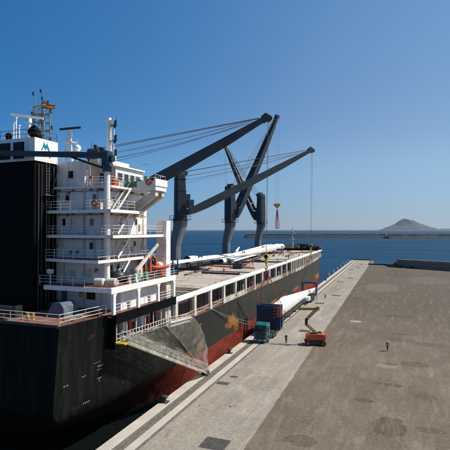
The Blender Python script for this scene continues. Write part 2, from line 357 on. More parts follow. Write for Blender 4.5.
# hull paint: black topsides weathering to grey forward, red boot-topping, rust where it has been scraped
def hull_mat():
    m = bpy.data.materials.new('hull_paint'); m.use_nodes = True; t = m.node_tree; N = t.nodes; L = t.links
    b = N["Principled BSDF"]; b.inputs["Roughness"].default_value = .55; b.inputs["Specular IOR Level"].default_value = .08
    tc = N.new("ShaderNodeTexCoord"); co = tc.outputs["Object"]
    sp = N.new("ShaderNodeSeparateXYZ"); L.new(co, sp.inputs[0])
    def noi(s, sc3, det=8, rg=.65):
        mp = N.new("ShaderNodeMapping"); mp.inputs["Scale"].default_value = sc3; L.new(co, mp.inputs[0])
        n = N.new("ShaderNodeTexNoise"); n.inputs["Scale"].default_value = s; n.inputs["Detail"].default_value = det
        n.inputs["Roughness"].default_value = rg; L.new(mp.outputs[0], n.inputs["Vector"]); return n.outputs["Fac"]
    def rng(v, a, bb, c=0., d=1.):
        mr = N.new("ShaderNodeMapRange"); mr.inputs[1].default_value = a; mr.inputs[2].default_value = bb
        mr.inputs[3].default_value = c; mr.inputs[4].default_value = d; L.new(v, mr.inputs[0]); return mr.outputs[0]
    def mul(a, bb):
        x = N.new("ShaderNodeMath"); x.operation = 'MULTIPLY'; L.new(a, x.inputs[0])
        if isinstance(bb, float): x.inputs[1].default_value = bb
        else: L.new(bb, x.inputs[1])
        return x.outputs[0]
    def mix(f, a, c):
        x = N.new("ShaderNodeMixRGB"); L.new(f, x.inputs[0])
        for k, q in ((1, a), (2, c)):
            if isinstance(q, tuple): x.inputs[k].default_value = (*q,1)
            else: L.new(q, x.inputs[k])
        return x.outputs[0]
    age = rng(sp.outputs[1], 40, 95)                                     # older, chalkier paint forward of the aft body
    top = mix(age, (.0034,.0050,.0040), (.048,.046,.040))
    plate = rng(noi(1.0, (.0,.12,.5), 2), .4, .6, 0., .35)
    pl2 = mix(age, (.008,.010,.008), (.035,.035,.031)); top = mix(plate, top, pl2)
    top = mix(rng(noi(1.2, (1,.9,.07)), .5, .78, 0., .22), top, (.07,.067,.06))     # pale run-off streaks
    top = mix(rng(noi(.7, (1,.25,.6)), .66, .76, 0., .6), top, (.10,.055,.03))
    red = mix(rng(noi(.8, (1,.3,.7)), .35, .7), (.12,.020,.013), (.22,.042,.025))
    red = mix(rng(noi(1.3, (1,.7,.25)), .6, .75, 0., .6), red, (.09,.03,.02))
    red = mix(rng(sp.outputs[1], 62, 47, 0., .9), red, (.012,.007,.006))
    edge = N.new("ShaderNodeMath"); edge.operation = 'MULTIPLY_ADD'; L.new(noi(.6, (1,.4,.1)), edge.inputs[0]); edge.inputs[1].default_value = .5
    L.new(sp.outputs[2], edge.inputs[2])
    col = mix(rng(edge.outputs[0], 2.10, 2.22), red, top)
    # rusted patches just above the boot-topping where fenders have rubbed
    for (y, hw, z, hz, k) in ((57.0,2.4,2.6,.8,.75),(62.5,1.4,2.9,.8,.5),(76.6,2.6,4.0,1.3,.95),(79.3,1.6,3.0,1.2,.8),(108,4.,2.8,.7,.85),(119,3,2.7,.6,.7),(135,5,2.8,.6,.7),(176,7,2.7,1.0,.9),(189,4,3.0,1.2,.6)):
        a = N.new("ShaderNodeMapping"); a.inputs["Scale"].default_value = (0,1/hw,1/hz); a.inputs["Location"].default_value = (0,-y/hw,-z/hz); L.new(co, a.inputs[0])
        ln = N.new("ShaderNodeVectorMath"); ln.operation = 'LENGTH'; L.new(a.outputs[0], ln.inputs[0])
        ad = N.new("ShaderNodeMath"); ad.operation = 'MULTIPLY_ADD'; L.new(noi(1.1, (1,.8,.6), 5), ad.inputs[0]); ad.inputs[1].default_value = 2.2; L.new(ln.outputs["Value"], ad.inputs[2])
        f = rng(ad.outputs[0], 1.7, 2.15, k, 0.)
        rc = mix(rng(noi(2.5, (1,1,1)), .35, .65), (.20,.07,.022), (.34,.16,.05))
        col = mix(f, col, rc)
    L.new(col, b.inputs["Base Color"])
    # shell plating: faint horizontal and vertical laps
    br = N.new("ShaderNodeTexBrick"); mp = N.new("ShaderNodeMapping"); mp.inputs["Rotation"].default_value = (R(90),0,R(90))
    cx = N.new("ShaderNodeCombineXYZ"); L.new(sp.outputs[1], cx.inputs[0]); L.new(sp.outputs[2], cx.inputs[1])
    L.new(cx.outputs[0], br.inputs["Vector"]); br.inputs["Scale"].default_value = 1; br.inputs["Brick Width"].default_value = 8
    br.inputs["Row Height"].default_value = 2.4; br.inputs["Mortar Size"].default_value = .03; br.inputs["Mortar Smooth"].default_value = 1
    bp = N.new("ShaderNodeBump"); bp.inputs["Strength"].default_value = .5; bp.inputs["Distance"].default_value = .03; L.new(br.outputs["Fac"], bp.inputs["Height"])
    b2 = N.new("ShaderNodeBump"); b2.inputs["Strength"].default_value = .8; b2.inputs["Distance"].default_value = .22
    L.new(noi(.5, (1,1,1), 2), b2.inputs["Height"]); L.new(bp.outputs[0], b2.inputs["Normal"]); L.new(b2.outputs[0], b.inputs["Normal"])
    return m
M['hull'] = hull_mat()

ASPH = ground_mat('worn_asphalt', (.170,.134,.097), (.110,.086,.062), (.222,.180,.136), [
    *[(at(px,py).x, at(px,py).y, rx, ry, c, k) for px,py,rx,ry,c,k in (
      (388,426,1.75,2.6,(.092,.070,.045),.8),(415,364.5,2.3,1.4,(.115,.085,.050),.85),(386,366,1.6,1.1,(.24,.205,.165),.6),(390,364,1.0,.7,(.11,.085,.055),.6),
      (393,385,1.1,.8,(.085,.065,.045),.7),(380,383,.8,.6,(.09,.07,.05),.6),(425,397,1.3,1.2,(.10,.08,.055),.6),(399,316.5,3.2,1.7,(.085,.067,.045),.8),(398,334,2.4,1.0,(.10,.078,.055),.6),
      (364,400,1.2,.7,(.085,.065,.05),.6),(430,430,1.6,.7,(.10,.08,.06),.6),(330,420,1.2,2.0,(.17,.14,.105),.5),(300,440,1.6,1.2,(.095,.075,.055),.5),(345,360,3,1.2,(.17,.145,.115),.45),(430,345,2.6,1.5,(.10,.08,.06),.5))],
    (1.0, 90, 3, 1.4, (.10,.08,.06), .5), (-8, 105, 1.4, 1.2, (.36,.33,.30), .6),
    (9, 140, 9, 4, (.11,.085,.065), .6), (-4, 170, 6, 14, (.17,.14,.105), .4), (14, 200, 8, 16, (.15,.12,.09), .5), (3, 225, 6, 20, (.09,.07,.052), .5)], older=True)
CONC = ground_mat('worn_concrete', (.296,.258,.212), (.235,.203,.165), (.345,.305,.255), [
    (-19.2, 51, 1.6, 3.4, (.20,.175,.145), .3), (-20.8, 62, 1.5, 2.0, (.20,.175,.145), .3), (-17, 58, 2.4, 3.0, (.21,.18,.15), .3), (-21.5, 70, 1.2, 6, (.21,.18,.15), .3),
    (-15.5, 86, 1.2, 5, (.21,.18,.15), .3), (-21.0, 100, 1.3, 12, (.20,.17,.145), .3), (-16, 120, 1.4, 12, (.21,.18,.15), .3), (-19.5, 160, 2.0, 20, (.21,.18,.15), .3)], joints=(5.2, 9.5))

# ------------------------------------------------------------------ sea, quay, land
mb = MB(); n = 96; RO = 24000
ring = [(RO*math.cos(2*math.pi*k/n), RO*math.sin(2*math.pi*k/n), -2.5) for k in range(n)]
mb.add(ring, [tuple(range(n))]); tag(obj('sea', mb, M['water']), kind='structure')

QE, QN = -26.6, 317.0
mb = MB().box(QE-.0, -25.3, -60, QN, -9, 0.03)
tag(obj('quay_coping', mb, M['coping'], bevel=.03), kind='structure')
tag(obj('crane_rail_trough', MB().box(-25.3, -24.1, -60, QN-1, -9, -0.07), M['trough']), kind='structure')
tag(obj('quay_inner_kerb', MB().box(-24.1, -23.2, -60, QN-1, -9, 0.02), M['coping'], bevel=.02), kind='structure')
tag(obj('cable_trough', MB().box(-23.2, -22.75, -60, QN-1, -9, -0.05), M['trough']), kind='structure')
mb = MB(); mb.box(-25.3, -22.75, QN-1, QN, -9, .02); mb.box(-22.75, -13.30, -60, QN, -8.5, 0.0)
tag(obj('concrete_apron', mb, CONC), kind='structure')
rj = random.Random(3); edge_ = []; y_ = 277.0
while y_ > 0: edge_.append((-13.40+rj.uniform(-.07,.05), y_)); y_ -= rj.uniform(.5,1.4)*(1+y_/90)
mb = MB().prism([(-13.4,-60),(160,-60),(160,173),(27,251.2),(-1.0,268),(-5,277),(-13.36,277.1)]+edge_, -9, 0.007)
tag(obj('asphalt_yard', mb, ASPH), kind='structure')
for nm, (x0,x1) in (('crane_rail', (-24.75,-24.67)),):
    tag(obj(nm, MB().box(x0,x1,-60,QN-1,-.069,.015), M['wood']), kind='structure')
# black rubber strip round the quay head
single('quay_end_kerb', MB().box(-26.6,-13.5,QN-.4,QN+.5,.034,.65).box(-13.9,-13.3,277.6,QN-.4,.004,.6), M['kerb'], 'black kerb along the far end of the pale concrete apron', 'kerb')
single('quay_end_kerb', MB().box(-13.3,-4.9,277.2,277.8,-.003,.7).prism([(-5.2,276.6),(-4.6,276.9),(-.6,268.2),(-1.2,267.9)], -.003, .9), M['kerb'], 'black kerb at the notch where the brown yard meets the water', 'kerb')

# precast blocks at the back edge of the yard: each one a part of the wall
wallt = thing('block_wall', 'long wall of stacked weathered concrete blocks at the far edge of the brown yard', 'wall', (-.5,267.5,0))
pa = Vector((-.3, 267.2)); pm = Vector((27.2, 251.3)); dirv = (pm-pa).normalized(); ang = math.atan2(dirv.y, dirv.x)
bw = 3.0; bh = 1.5
base = MB().box(-bw/2+.03, bw/2-.03, -1.1, 1.1, .03, bh-.02).mesh('concrete_block', M['block'])
for r_ in range(3):
    for k in range(34):
        if r_ == 2 and k in (0,): continue
        p = pa + dirv*(bw*(k+.5 + (.5 if r_ % 2 else 0)) + random.uniform(-.05,.05))
        o = bpy.data.objects.new('concrete_block', base); COL.objects.link(o); o.parent = wallt; o.matrix_parent_inverse = Matrix.Translation(-wallt.location)
        o.location = (p.x, p.y, r_*bh + (.0)); o.rotation_euler = (0,0,ang+random.uniform(-.02,.02)); o.scale = (1, 1+random.uniform(-.12,.1), 1)
# shrubs growing at the wall's foot
def shrub(x, y, r, h, label):
    t = thing('shrub', label, 'shrub', (x,y,0), group='dark shrubs at the foot of the block wall')
    st = MB()
    for k in range(6):
        a = random.uniform(0,6.28); st.tube((0,0,0), (r*.6*math.cos(a), r*.6*math.sin(a), h*.7), .06, .02, 4)
    lf = MB()
    for k in range(420):
        a = random.uniform(0,6.28); q = random.random()**.5; z = h*random.random()**.7
        rr = r*q*(1-.5*(z/h)**2)*(1+.3*math.sin(3*a+x)); c = Vector((rr*math.cos(a), rr*math.sin(a), z+.1))
        u = Vector((random.gauss(0,1),random.gauss(0,1),random.gauss(0,1))).normalized()*random.uniform(.1,.22); v = u.cross(Vector((random.gauss(0,1),random.gauss(0,1),1))).normalized()*.1
        lf.add([c-u-v, c+u-v, c+u+v, c-u+v], [(0,1,2,3)])
    f = obj('foliage', lf, M['shrub'], t, local=True); f['kind'] = 'stuff'
    obj('stem', st, M['wood'], t, local=True)
for i, (k, off, r_, h) in enumerate(((2.,-3.2,2.2,1.7),(6.,-2.9,1.7,1.2),(12,-2.8,2.0,1.0),(-1.2,-1.8,1.1,1.3))):
    nrm = Vector((-dirv.y, dirv.x)); nrm = nrm if nrm.y < 0 else -nrm
    p = pa + dirv*k + nrm*(-off)
    shrub(p.x, p.y, r_, h, ['widest dark shrub against the first blocks of the wall','smaller low dark shrub in front of the block wall','flat dark shrub farthest along the block wall','tall dark shrub at the very end of the block wall'][i])

# steel cover plates in the apron, two rows
spots = [(215,443,2.5,2.2),(223,383,1.6,.9),(234,376.6,1.0,.6),(304.5,331,2.2,2.0),(319.6,303.5,2.4,2.0),(335.6,295.7,2.6,2.0),(340,282,2.4,2.2),(350,278.3,2.2,2.6),(351,270,2.6,3.2),(358,267.4,2.2,3.5),(361,264.6,2.2,4)]
lab = ['largest square dark cover plate, nearest on the concrete apron','small dark cover plate beyond the gangway foot','smallest dark plate in the concrete near the gangway','dark cover plate just left of the boom lift','dark cover plate between the boom lift and the worker in hi-vis','dark cover plate right of the worker in hi-vis','left-hand dark cover plate beyond the worker in hi-vis','dark cover plate midway to the quay head on the right','left cover plate close to the quay head','right cover plate close to the quay head','farthest cover plate before the black end kerb']
for (px,py,wx,wy), lb in zip(spots, lab):
    p = at(px,py); mb = MB(); mb.box(-wx/2,wx/2,-wy/2,wy/2,.003,.022)
    t = thing('cover_plate', lb, 'cover plate', (p.x,p.y,0), group='steel cover plates set in the apron')
    obj('frame', MB().box(-wx/2-.08,wx/2+.08,-wy/2-.08,wy/2+.08,.001,.012), M['steel'], t, local=True)
    for q in range(2):
        x0 = -wx/2 + q*wx/2 + .02; obj('plate', MB().box(x0, x0+wx/2-.04, -wy/2,wy/2,.013,.03), M['plate'], t, local=True)

# bollards on the coping
def bollard():
    t = thing('bollard', '', 'bollard', (0,0,.03), group='mooring bollards along the quay edge')
    rs = [(.0,.42),(.05,.42),(.06,.26),(.42,.22),(.52,.30),(.58,.46),(.70,.48),(.78,.40),(.80,.05)]
    b = MB(); b.loft([[Vector((r_*math.cos(2*math.pi*k/14), r_*math.sin(2*math.pi*k/14)*(.8), z)) for k in range(14)] for z, r_ in rs])
    obj('post', b, M['darkgrey'], t, local=True)
    b = MB().box(-.5,.5,-.45,.45,0,.06)
    for sx in (-1,1):
        for sy in (-1,1): b.tube((sx*.4,sy*.35,.06),(sx*.4,sy*.35,.11),.05,n=6)
    obj('base_plate', b, M['darkgrey'], t, local=True); return t
bol = bollard(); first = True
for (Y, lb) in ((47.6,'nearest dark bollard on the quay edge, before the gangway foot'),(70.3,'dark bollard on the quay edge beyond the gangway foot'),(93,'dark bollard behind the teal truck under the blade'),(116,'bollard on the coping beside the middle of the blade'),(139,'bollard on the coping by the blade tip'),(162,'bollard past the blade tip near the bow'),(185,'bollard on the coping abreast of the ship bow')):
    o = bol if first else copy_tree(bol); first = False
    o.location = (-26.05, Y, .03); o['label'] = lb
# tall pale fender posts near the quay head
fp = None
for i, Y in enumerate((200, 216, 232, 248, 264, 280, 296)):
    if fp is None:
        fp = thing('fender_post', '', 'fender post', (0,0,0), group='white fender posts at the outer quay edge')
        obj('post', MB().box(-.55,.15,-.5,.5,-2.2,1.15).add([(-.55,-.5,1.15),(.15,-.5,1.15),(.15,.5,1.15),(-.55,.5,1.15),(-.4,-.3,1.6),(-.4,.3,1.6)],[(0,1,4),(3,5,2),(1,2,5,4),(0,4,5,3)]), M['coping'], fp, local=True)
        obj('fender', MB().tube((-.8,-.7,-1.4),(-.8,.7,-1.4),.28,n=10), M['tyre'], fp, local=True)
        o = fp
    else: o = copy_tree(fp)
    o.location = (-26.62+.0, Y, 0.04); o['label'] = ('nearest white fender post to the bow','second white fender post past the bow','third white fender post past the bow','fourth white fender post past the bow, counting outwards','fifth white fender post past the bow','last but one white fender post before the quay head','last white fender post at the quay head corner')[i]
single('corner_post', MB().box(-.5,.5,-.5,.5,0,2.3).add([(-.5,-.5,2.3),(.5,-.5,2.3),(.5,.5,2.3),(-.5,.5,2.3),(0,0,2.7)],[(0,1,4),(1,2,4),(2,3,4),(3,0,4)]), M['white2'], 'white marker post standing alone at the notch of the quay head', 'marker post', loc=(-11.6,283,-1.0))
single('mooring_ledge', MB().box(-13.3,-9.5,277.8,290,-9,-1.2), M['block'], 'low dark concrete ledge under the white marker post', 'ledge')

# breakwater: a long rubble mound with a cap wall and a roundhead
def ruble(x0,x1,y,wd,h,seed,name,label):
    rnd = random.Random(seed); mb = MB(); n_ = int((x1-x0)/9); rings = []
    for i in range(n_+1):
        x = x0+(x1-x0)*i/n_; e = min(1, min(i, n_-i)/1.5+.55)
        prof = [(-wd,-3),(-wd*.62,h*.34),(-wd*.3,h*.72),(-wd*.16,h*.74),(-wd*.15,h),(wd*.1,h),(wd*.12,h*.7),(wd,-3)]
        rings.append([Vector((x + rnd.uniform(-1.5,1.5), y + a*e + rnd.uniform(-1,1), (b if b < 0 else b*e) + (rnd.uniform(-.7,.7) if j in (1,2,3,6) else rnd.uniform(-.08,.08)))) for j,(a,b) in enumerate(prof)])
    mb.loft(rings, smooth=False)
    mb.xf(Matrix.Rotation(TH, 4, 'Z'))
    return single(name, mb, M['rock'], label, 'breakwater')
ruble(55, 1500, 1262, 26, 7.6, 1, 'breakwater', 'long dark breakwater stretching across the sea below the horizon')
ruble(432, 1500, 1195, 24, 5.6, 2, 'breakwater', 'nearer inner arm of the dark breakwater ending in a round head')
def pt(s, d, z=0): return Vector((s*math.cos(TH)-d*math.sin(TH), s*math.sin(TH)+d*math.cos(TH), z))
t = thing('harbour_light', 'tiny pale light beacon on the end of the inner breakwater arm', 'beacon', pt(438,1195,5))
obj('tower', MB().tube((0,0,0),(0,0,6),1.3,.9,n=10), M['white2'], t, local=True)
obj('lantern', MB().tube((0,0,6),(0,0,7.6),.7,.5,n=8).sphere((0,0,7.8),.5), M['green'], t, local=True)

# island cone and low coast beyond, as terrain
def hill(name, s0, s1, d, prof, depth, seed):
    nx = 90; ny = 26; vs = []; fs = []
    for j in range(ny+1):
        for i in range(nx+1):
            u = i/nx; v = j/ny*2-1; s = s0+(s1-s0)*u
            h = prof(u)*(max(0,1-abs(v)**1.3)); nz = noise.fractal(Vector((u*7+seed, v*2.5, seed)), 1.0, 2.0, 5)
            vs.append(pt(s, d+v*depth, -4 + h*(1+.22*nz) + min(h,6)*.3))
    for j in range(ny):
        for i in range(nx):
            a = j*(nx+1)+i; fs.append((a,a+1,a+nx+2,a+nx+1))
    mb = MB(); mb.add(vs, fs, True); return tag(obj(name, mb, M['land']), kind='structure')
def cone(u):
    k = 1-abs(u-.42)/(.42 if u < .42 else .58); return 225*max(0,k)**1.12 + 22*max(0, math.sin(math.pi*u))
hill('island_hill', 3215, 4350, 9000, cone, 800, 3.1)
hill('distant_coast', 4450, 9000, 9900, lambda u: 58*min(1,u*6)*(.75+.5*math.sin(u*9+1)**2), 700, 8.7)

# ------------------------------------------------------------------ the ship
CX = -43.0
ship = thing('cargo_ship', 'large dark-hulled cargo ship with white deckhouse and red boot-topping moored along the quay', 'cargo ship', (CX,125,-2.5))
def sheer(Y): return 7.8 + (2.4*((Y-130)/65)**2 if Y > 130 else 0) + (1.0*max(0,(58-Y)/18) if Y < 58 else 0)
def hb(Y, z):
    # half breadth
    if Y < 60:
        k = (60-Y)/26.5; top = 15 - 1.75*k**2.2; low = 15 - 6.5*k**1.3
    elif Y < 178: top = low = 15
    else:
        k = (Y-178)/38; top = 15*max(0,1-k**2.6)**.62; low = 15*max(0,1-min(1,k*1.12)**1.5)**.85
    if Y < 60:
        k = (60-Y)/26.5; b0 = top - .085*k*max(0, 11.7-z); z0 = 2.5-1.1*k
        return b0 - (9.0*k**.8)*max(0, (z0-z)/5.1)**.8 if z < z0 else b0
    f = min(1, max(0, (z+2.5)/14)); f = f**1.2
    return low + (top-low)*f
def ztop(Y): return sheer(Y)
stY = [33.6,35,37,39,40.2,43,47,52,56,62,80,110,140,160,172,180,184,188,190]
rings = []
lv = [0,.15,.3,.4,.5,.56,.62,.7,.85,1]
def station(Y, zt, fwd=False):
    pts = []
    for q in lv:
        z = -7 + (zt+7)*q; yy = Y
        if Y < 43 and z < 3: yy = Y + (3-z)*.9*(43-Y)/9.4
        if Y > 205: yy = Y + (z-5)*.28*(Y-205)/11
        pts.append(Vector((CX+hb(Y,z), yy, z)))
    return pts
S = [station(Y, ztop(Y)) for Y in stY]
foreY = [190,192,195,198,201,204,207,210,212,214,215.4,216]
F = [station(Y, 12.4+(Y-190)*.06) for Y in foreY]
hull = MB()
for side in (1,-1):
    def mir(P): return [Vector((CX+(p.x-CX)*side, p.y, p.z)) for p in P]
    hull.loft([mir(P) for P in S], caps=False, closed=False, smooth=True)
    hull.loft([mir(P) for P in F], caps=False, closed=False, smooth=True)
    # raised aft body up to the poop
    P0 = []
    ys = [33.6,35,37,39,40.2] if side == 1 else [33.6,35,37,39,40.2,43,47,52,56]
    for Y in ys:
        P0.append([Vector((CX+side*hb(Y,sheer(Y)), Y, sheer(Y))), Vector((CX+side*hb(Y,11.7), Y, 11.75))])
    hull.loft(P0, caps=False, closed=False, smooth=True)
    # bulwark rise at the break of the forecastle
    hull.loft([[Vector((CX+side*hb(Y,sheer(Y))-.0*side, Y, sheer(Y))), Vector((CX+side*hb(Y,z1), Y, z1))] for Y, z1 in ((184,10.0),(187,11.2),(190,12.4))], caps=False, closed=False)
tr = station(33.6, ztop(33.6)) + [Vector((CX+hb(33.6,11.7), 33.6, 11.75))]
n_ = len(tr); hull.add(tr + [Vector((2*CX-p.x,p.y,p.z)) for p in tr], [(i,i+1,n_+i+1,n_+i) for i in range(n_-1)], False)
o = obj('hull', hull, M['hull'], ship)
# narrow edge plate (sheer strake top) so the shell has thickness
for side in (1,-1):
    e = MB()
    for ya, yb in zip(stY[4:], stY[5:]):
        a = Vector((CX+side*(hb(ya,sheer(ya))-.05), ya, sheer(ya)+.04)); b_ = Vector((CX+side*(hb(yb,sheer(yb))-.05), yb, sheer(yb)+.04))
        e.beam(a, b_, .22, .12)
    obj('sheer_strake', e, M['darkgrey'], ship)
def deck_poly(ys, z, inset=.1):
    mb = MB(); vs = []
    for Y in ys: vs += [(CX-hb(Y,z(Y))+inset, Y, z(Y)), (CX+hb(Y,z(Y))-inset, Y, z(Y))]
    mb.add(vs, [(2*i,2*i+1,2*i+3,2*i+2) for i in range(len(ys)-1)]); return mb
obj('main_deck', deck_poly([39.9,43,47,52,56,62,80,110,130,140,150,160,172,180,184,188,190.5], lambda Y: sheer(Y)-.03), M['deckred'], ship)
obj('forecastle_deck', deck_poly([188.5,192,195,198,201,204,207,210,212,214,215.4], lambda Y: 11.3, .25), M['deckred'], ship)
obj('forecastle_bulkhead', MB().box(CX-14,CX+14.1,188.3,188.5,7,11.29), M['darkgrey'], ship)
# poop deck: slab, dark edge band over the open side passage
mb = MB(); ys = [33.7,35,37,39,41]; vs = []
for Y in ys: vs += [(CX-hb(Y,11.7)+.05, Y, 11.70), (CX+hb(Y,11.7)-.05, Y, 11.70)]
mb.add(vs, [(2*i,2*i+1,2*i+3,2*i+2) for i in range(4)]); mb.box(CX-14.9,-28.12,41,54,11.4,11.70)
obj('poop_deck', mb, M['deckred'], ship)
obj('deck_edge_band', MB().box(-28.11,-27.93,40.25,54.3,10.75,11.82).box(-31,-28.11,54.1,54.3,10.75,11.82), M['black'], ship)
obj('stern_edge', MB().box(CX-13.3,CX+13.2,33.45,33.62,11.6,11.86), M['darkgrey'], ship)

def railing(pts, h=1.1, nr=3, sp=1.5, r=.028, parent=None, mat_='rail', name='railing', label=None):
    mb = MB()
    for a, b in zip(pts, pts[1:]):
        a = Vector(a); b = Vector(b); L_ = (b-a).length; k = max(1, round(L_/sp))
        for i in range(k+1):
            p = a.lerp(b, i/k); mb.tube(p, p+Vector((0,0,h)), r*1.25, n=4, caps=False)
        for j in range(nr):
            z = Vector((0,0,h*(j+1)/nr)); mb.tube(a+z, b+z, r, n=4, caps=False)
    return obj(name, mb, M[mat_], parent if parent else ship, label)

# --- funnel / engine casing: black, with a white upper part
cas = obj('engine_casing', MB().box(-60,-38.15,39,42.58,11.71,28.9), M['black'], ship, 'tall black engine casing')
fun = obj('funnel', MB().box(-60,-38.0,38.9,42.6,28.9,31.55), M['white'], ship, 'white top of the funnel with teal emblem')
for i, x in enumerate((-45.35,-43.2,-41.1,-47.6)):
    l = MB().box(x, x+1.55, 38.80, 38.9, 29.2, 31.1)
    lo = obj('louver', l, M['black'], fun)
sl = MB()
for x in (-45.35,-43.2,-41.1):
    for k in range(9): sl.box(x+.05, x+1.5, 38.74, 38.80, 29.3+k*.2, 29.38+k*.2)
o = obj('louver_slats', sl, M['darkgrey'], fun); o['kind'] = 'stuff'
# emblem: two teal peaks and a smaller pair below
def emblem(y0, z0, s, pr=.02):
    P = [(0,.1),(.22,.55),(.36,.95),(.5,.72),(.62,.62),(.78,.92),(.9,.66),(1.12,.28),(1.2,.0),(1.05,.0),(.84,.32),(.7,.36),(.56,.12),(.42,.36),(.28,.40),(.12,.02)]
    n = len(P); x = -38.0
    vs = [(x+.003, y0+a*s, z0+b*s) for a,b in P] + [(x+pr, y0+a*s, z0+b*s) for a,b in P]
    return MB().add(vs, [tuple(range(n)), tuple(range(n,2*n))] + [(k,(k+1)%n,n+(k+1)%n,n+k) for k in range(n)])
e = emblem(39.9, 30.15, 1.15); e2 = emblem(40.35, 29.45, .85); e.add(e2.v, e2.f)
obj('emblem', e, M['logo'], fun)
railing([(-59,39.0,31.55),(-38.1,39.0,31.55),(-38.1,42.5,31.55)], 1.0, 2, 1.3, .03, fun, 'darkgrey')
# exhaust pipes with a big cowl
e = MB(); c0 = Vector((-39.35,40.6,31.45))
prev = None; rings = []
for k in range(7):
    a = k/6*R(62); p = c0 + Vector((0, 1.1*math.cos(a)-1.1, .4+1.05*math.sin(a))) + Vector((-.25*k/6,0,0))
    dn = Vector((-.2*math.sin(a), -math.sin(a), math.cos(a))).normalized(); u = Vector((1,0,0)); v = dn.cross(u).normalized(); u = v.cross(dn)
    rings.append([p + (u*math.cos(q*math.pi/8)+v*math.sin(q*math.pi/8))*.66 for q in range(16)])
e.loft([[Vector((p.x,p.y,31.5)) for p in rings[0]]]+rings, caps=False)
dnl = rings[-1]; cc = sum(dnl, Vector())/16
e.loft([dnl, [cc+(p-cc)*.86 for p in dnl], [cc+(p-cc)*.80+Vector((0,.5,-.25)) for p in dnl]], caps=True)
obj('exhaust_cowl', e, M['black'], fun)
for x, hgt, rr in ((-43.3,.8,.32),(-45.6,.7,.34)):
    e = MB().tube((x,40.2,31.5),(x,40.2,31.5+hgt),rr,n=12).sphere((x,40.2,31.5+hgt),rr*1.25)
    obj('exhaust_pipe', e, M['black'], fun)
for x, hgt in ((-43.6,2.6),(-43.2,3.2),(-42.7,2.2),(-40.4,2.0)):
    obj('vent_pipe', MB().tube((x,41.2,31.5),(x,41.2,31.5+hgt),.09,n=6).box(x-.15,x+.15,41.05,41.35,31.5+hgt,31.6+hgt), M['white2'], fun)
# radar scanner on a post
rm = obj('radar_mast', MB().tube((-40.9,41.0,31.5),(-40.9,41.0,33.9),.2,.15,n=8).box(-41.4,-40.4,40.6,41.4,32.7,32.78).tube((-40.9,41.0,33.9),(-40.9,41.0,34.4),.34,.28,n=10), M['white2'], ship, 'short post carrying the long radar scanner')
obj('scanner', MB().beam((-42.75,40.0,34.85),(-39.6,41.9,34.5),.3,.24), M['white2'], rm)
# lattice signal mast
lm = MB(); bx, by, z0, z1 = -42.0, 44.2, 28.9, 35.6
legs = [(-1.15,-.6),(.95,-.6),(.95,.6),(-1.15,.6)]
for a, b in legs: lm.tube((bx+a,by+b,z0),(bx+a*.8,by+b*.8,z1+1.2),.085,n=5)
for k in range(8):
    z = z0+1+k*.98; s = 1-.2*(k/8); P = [Vector((bx+a*s,by+b*s,z)) for a,b in legs]
    for i in range(4): lm.tube(P[i], P[(i+1)%4], .05, n=4)
    if k < 7:
        P2 = [Vector((bx+a*s,by+b*s,z+.98)) for a,b in legs]; lm.tube(P[0],P2[1],.035,n=4); lm.tube(P[3],P2[2],.035,n=4)
lm.tube((bx,by,z1-1.5),(bx,by,z1+3.2),.12,.05,n=6); lm.tube((bx-1.2,by,z1-1.5),(bx-1.2,by,z1+2.9),.06,n=5)
for z, wd in ((z1+.2,1.5),(z1-1.9,1.7),(z1+1.3,1.1),(z1-3.4,1.5)): lm.beam((bx-wd,by,z),(bx+wd+.2,by,z),.07,.07)
for (dx,h_) in ((-.9,2.0),(.55,2.2),(.95,1.6),(-1.5,1.1),(1.5,1.2)): lm.tube((bx+dx,by+.2,z1+.3),(bx+dx,by+.2,z1+.3+h_),.03,n=4)
for k in range(6): lm.beam((bx-.9,by-.5,z0+1.4+k*1.1),(bx+.8,by+.5,z0+1.4+k*1.1),.5,.05)
sm = obj('signal_mast', lm, M['steel'], ship, 'lattice signal mast crowded with lamps and aerials')
for (dx,z) in ((-1.2,z1+2.7),(0,z1+2.9),(.25,z1+1.9),(1.2,z1+1.3),(1.6,z1+.2),(-1.4,z1+.2),(1.8,z1-1.9),(-1.6,z1-1.9),(1.6,z1-3.4),(.0,z1-.9),(1.0,z1-4.6),(-.5,z1-2.9),(.6,z1+1.35)):
    obj('navigation_lamp', MB().tube((bx+dx,by-.25,z),(bx+dx,by-.25,z+.34),.11,n=8).tube((bx+dx,by-.25,z+.34),(bx+dx,by-.25,z+.4),.14,n=8), M['machinery'], sm)
# flag (three bands) flying from the signal mast
fl = thing('flag', 'waving red and yellow striped flag on the lattice mast', 'flag', (-41.2,43.4,36.3))
def flag_strip(v0, v1):
    mb = MB(); n = 14; vs = []
    for k in range(n+1):
        u = k/n; 
        for v in (v0, v1):
            x = u*2.0; z = .75 - v*.8 - u*(.55-.35*v) + .08*math.sin(u*7+v); y = .2*math.sin(u*8+v*1.5)*min(1,u*3)
            vs.append((x,y,z))
    mb.add(vs, [(2*k,2*k+1,2*k+3,2*k+2) for k in range(n)], True)
    return mb
for v0, v1, mm in ((0,.25,'flagred'),(.25,.75,'flagyel'),(.75,1,'flagred')):
    o = obj('stripe', flag_strip(v0,v1), M[mm], fl, local=True); sld = o.modifiers.new('t','SOLIDIFY'); sld.thickness = .01
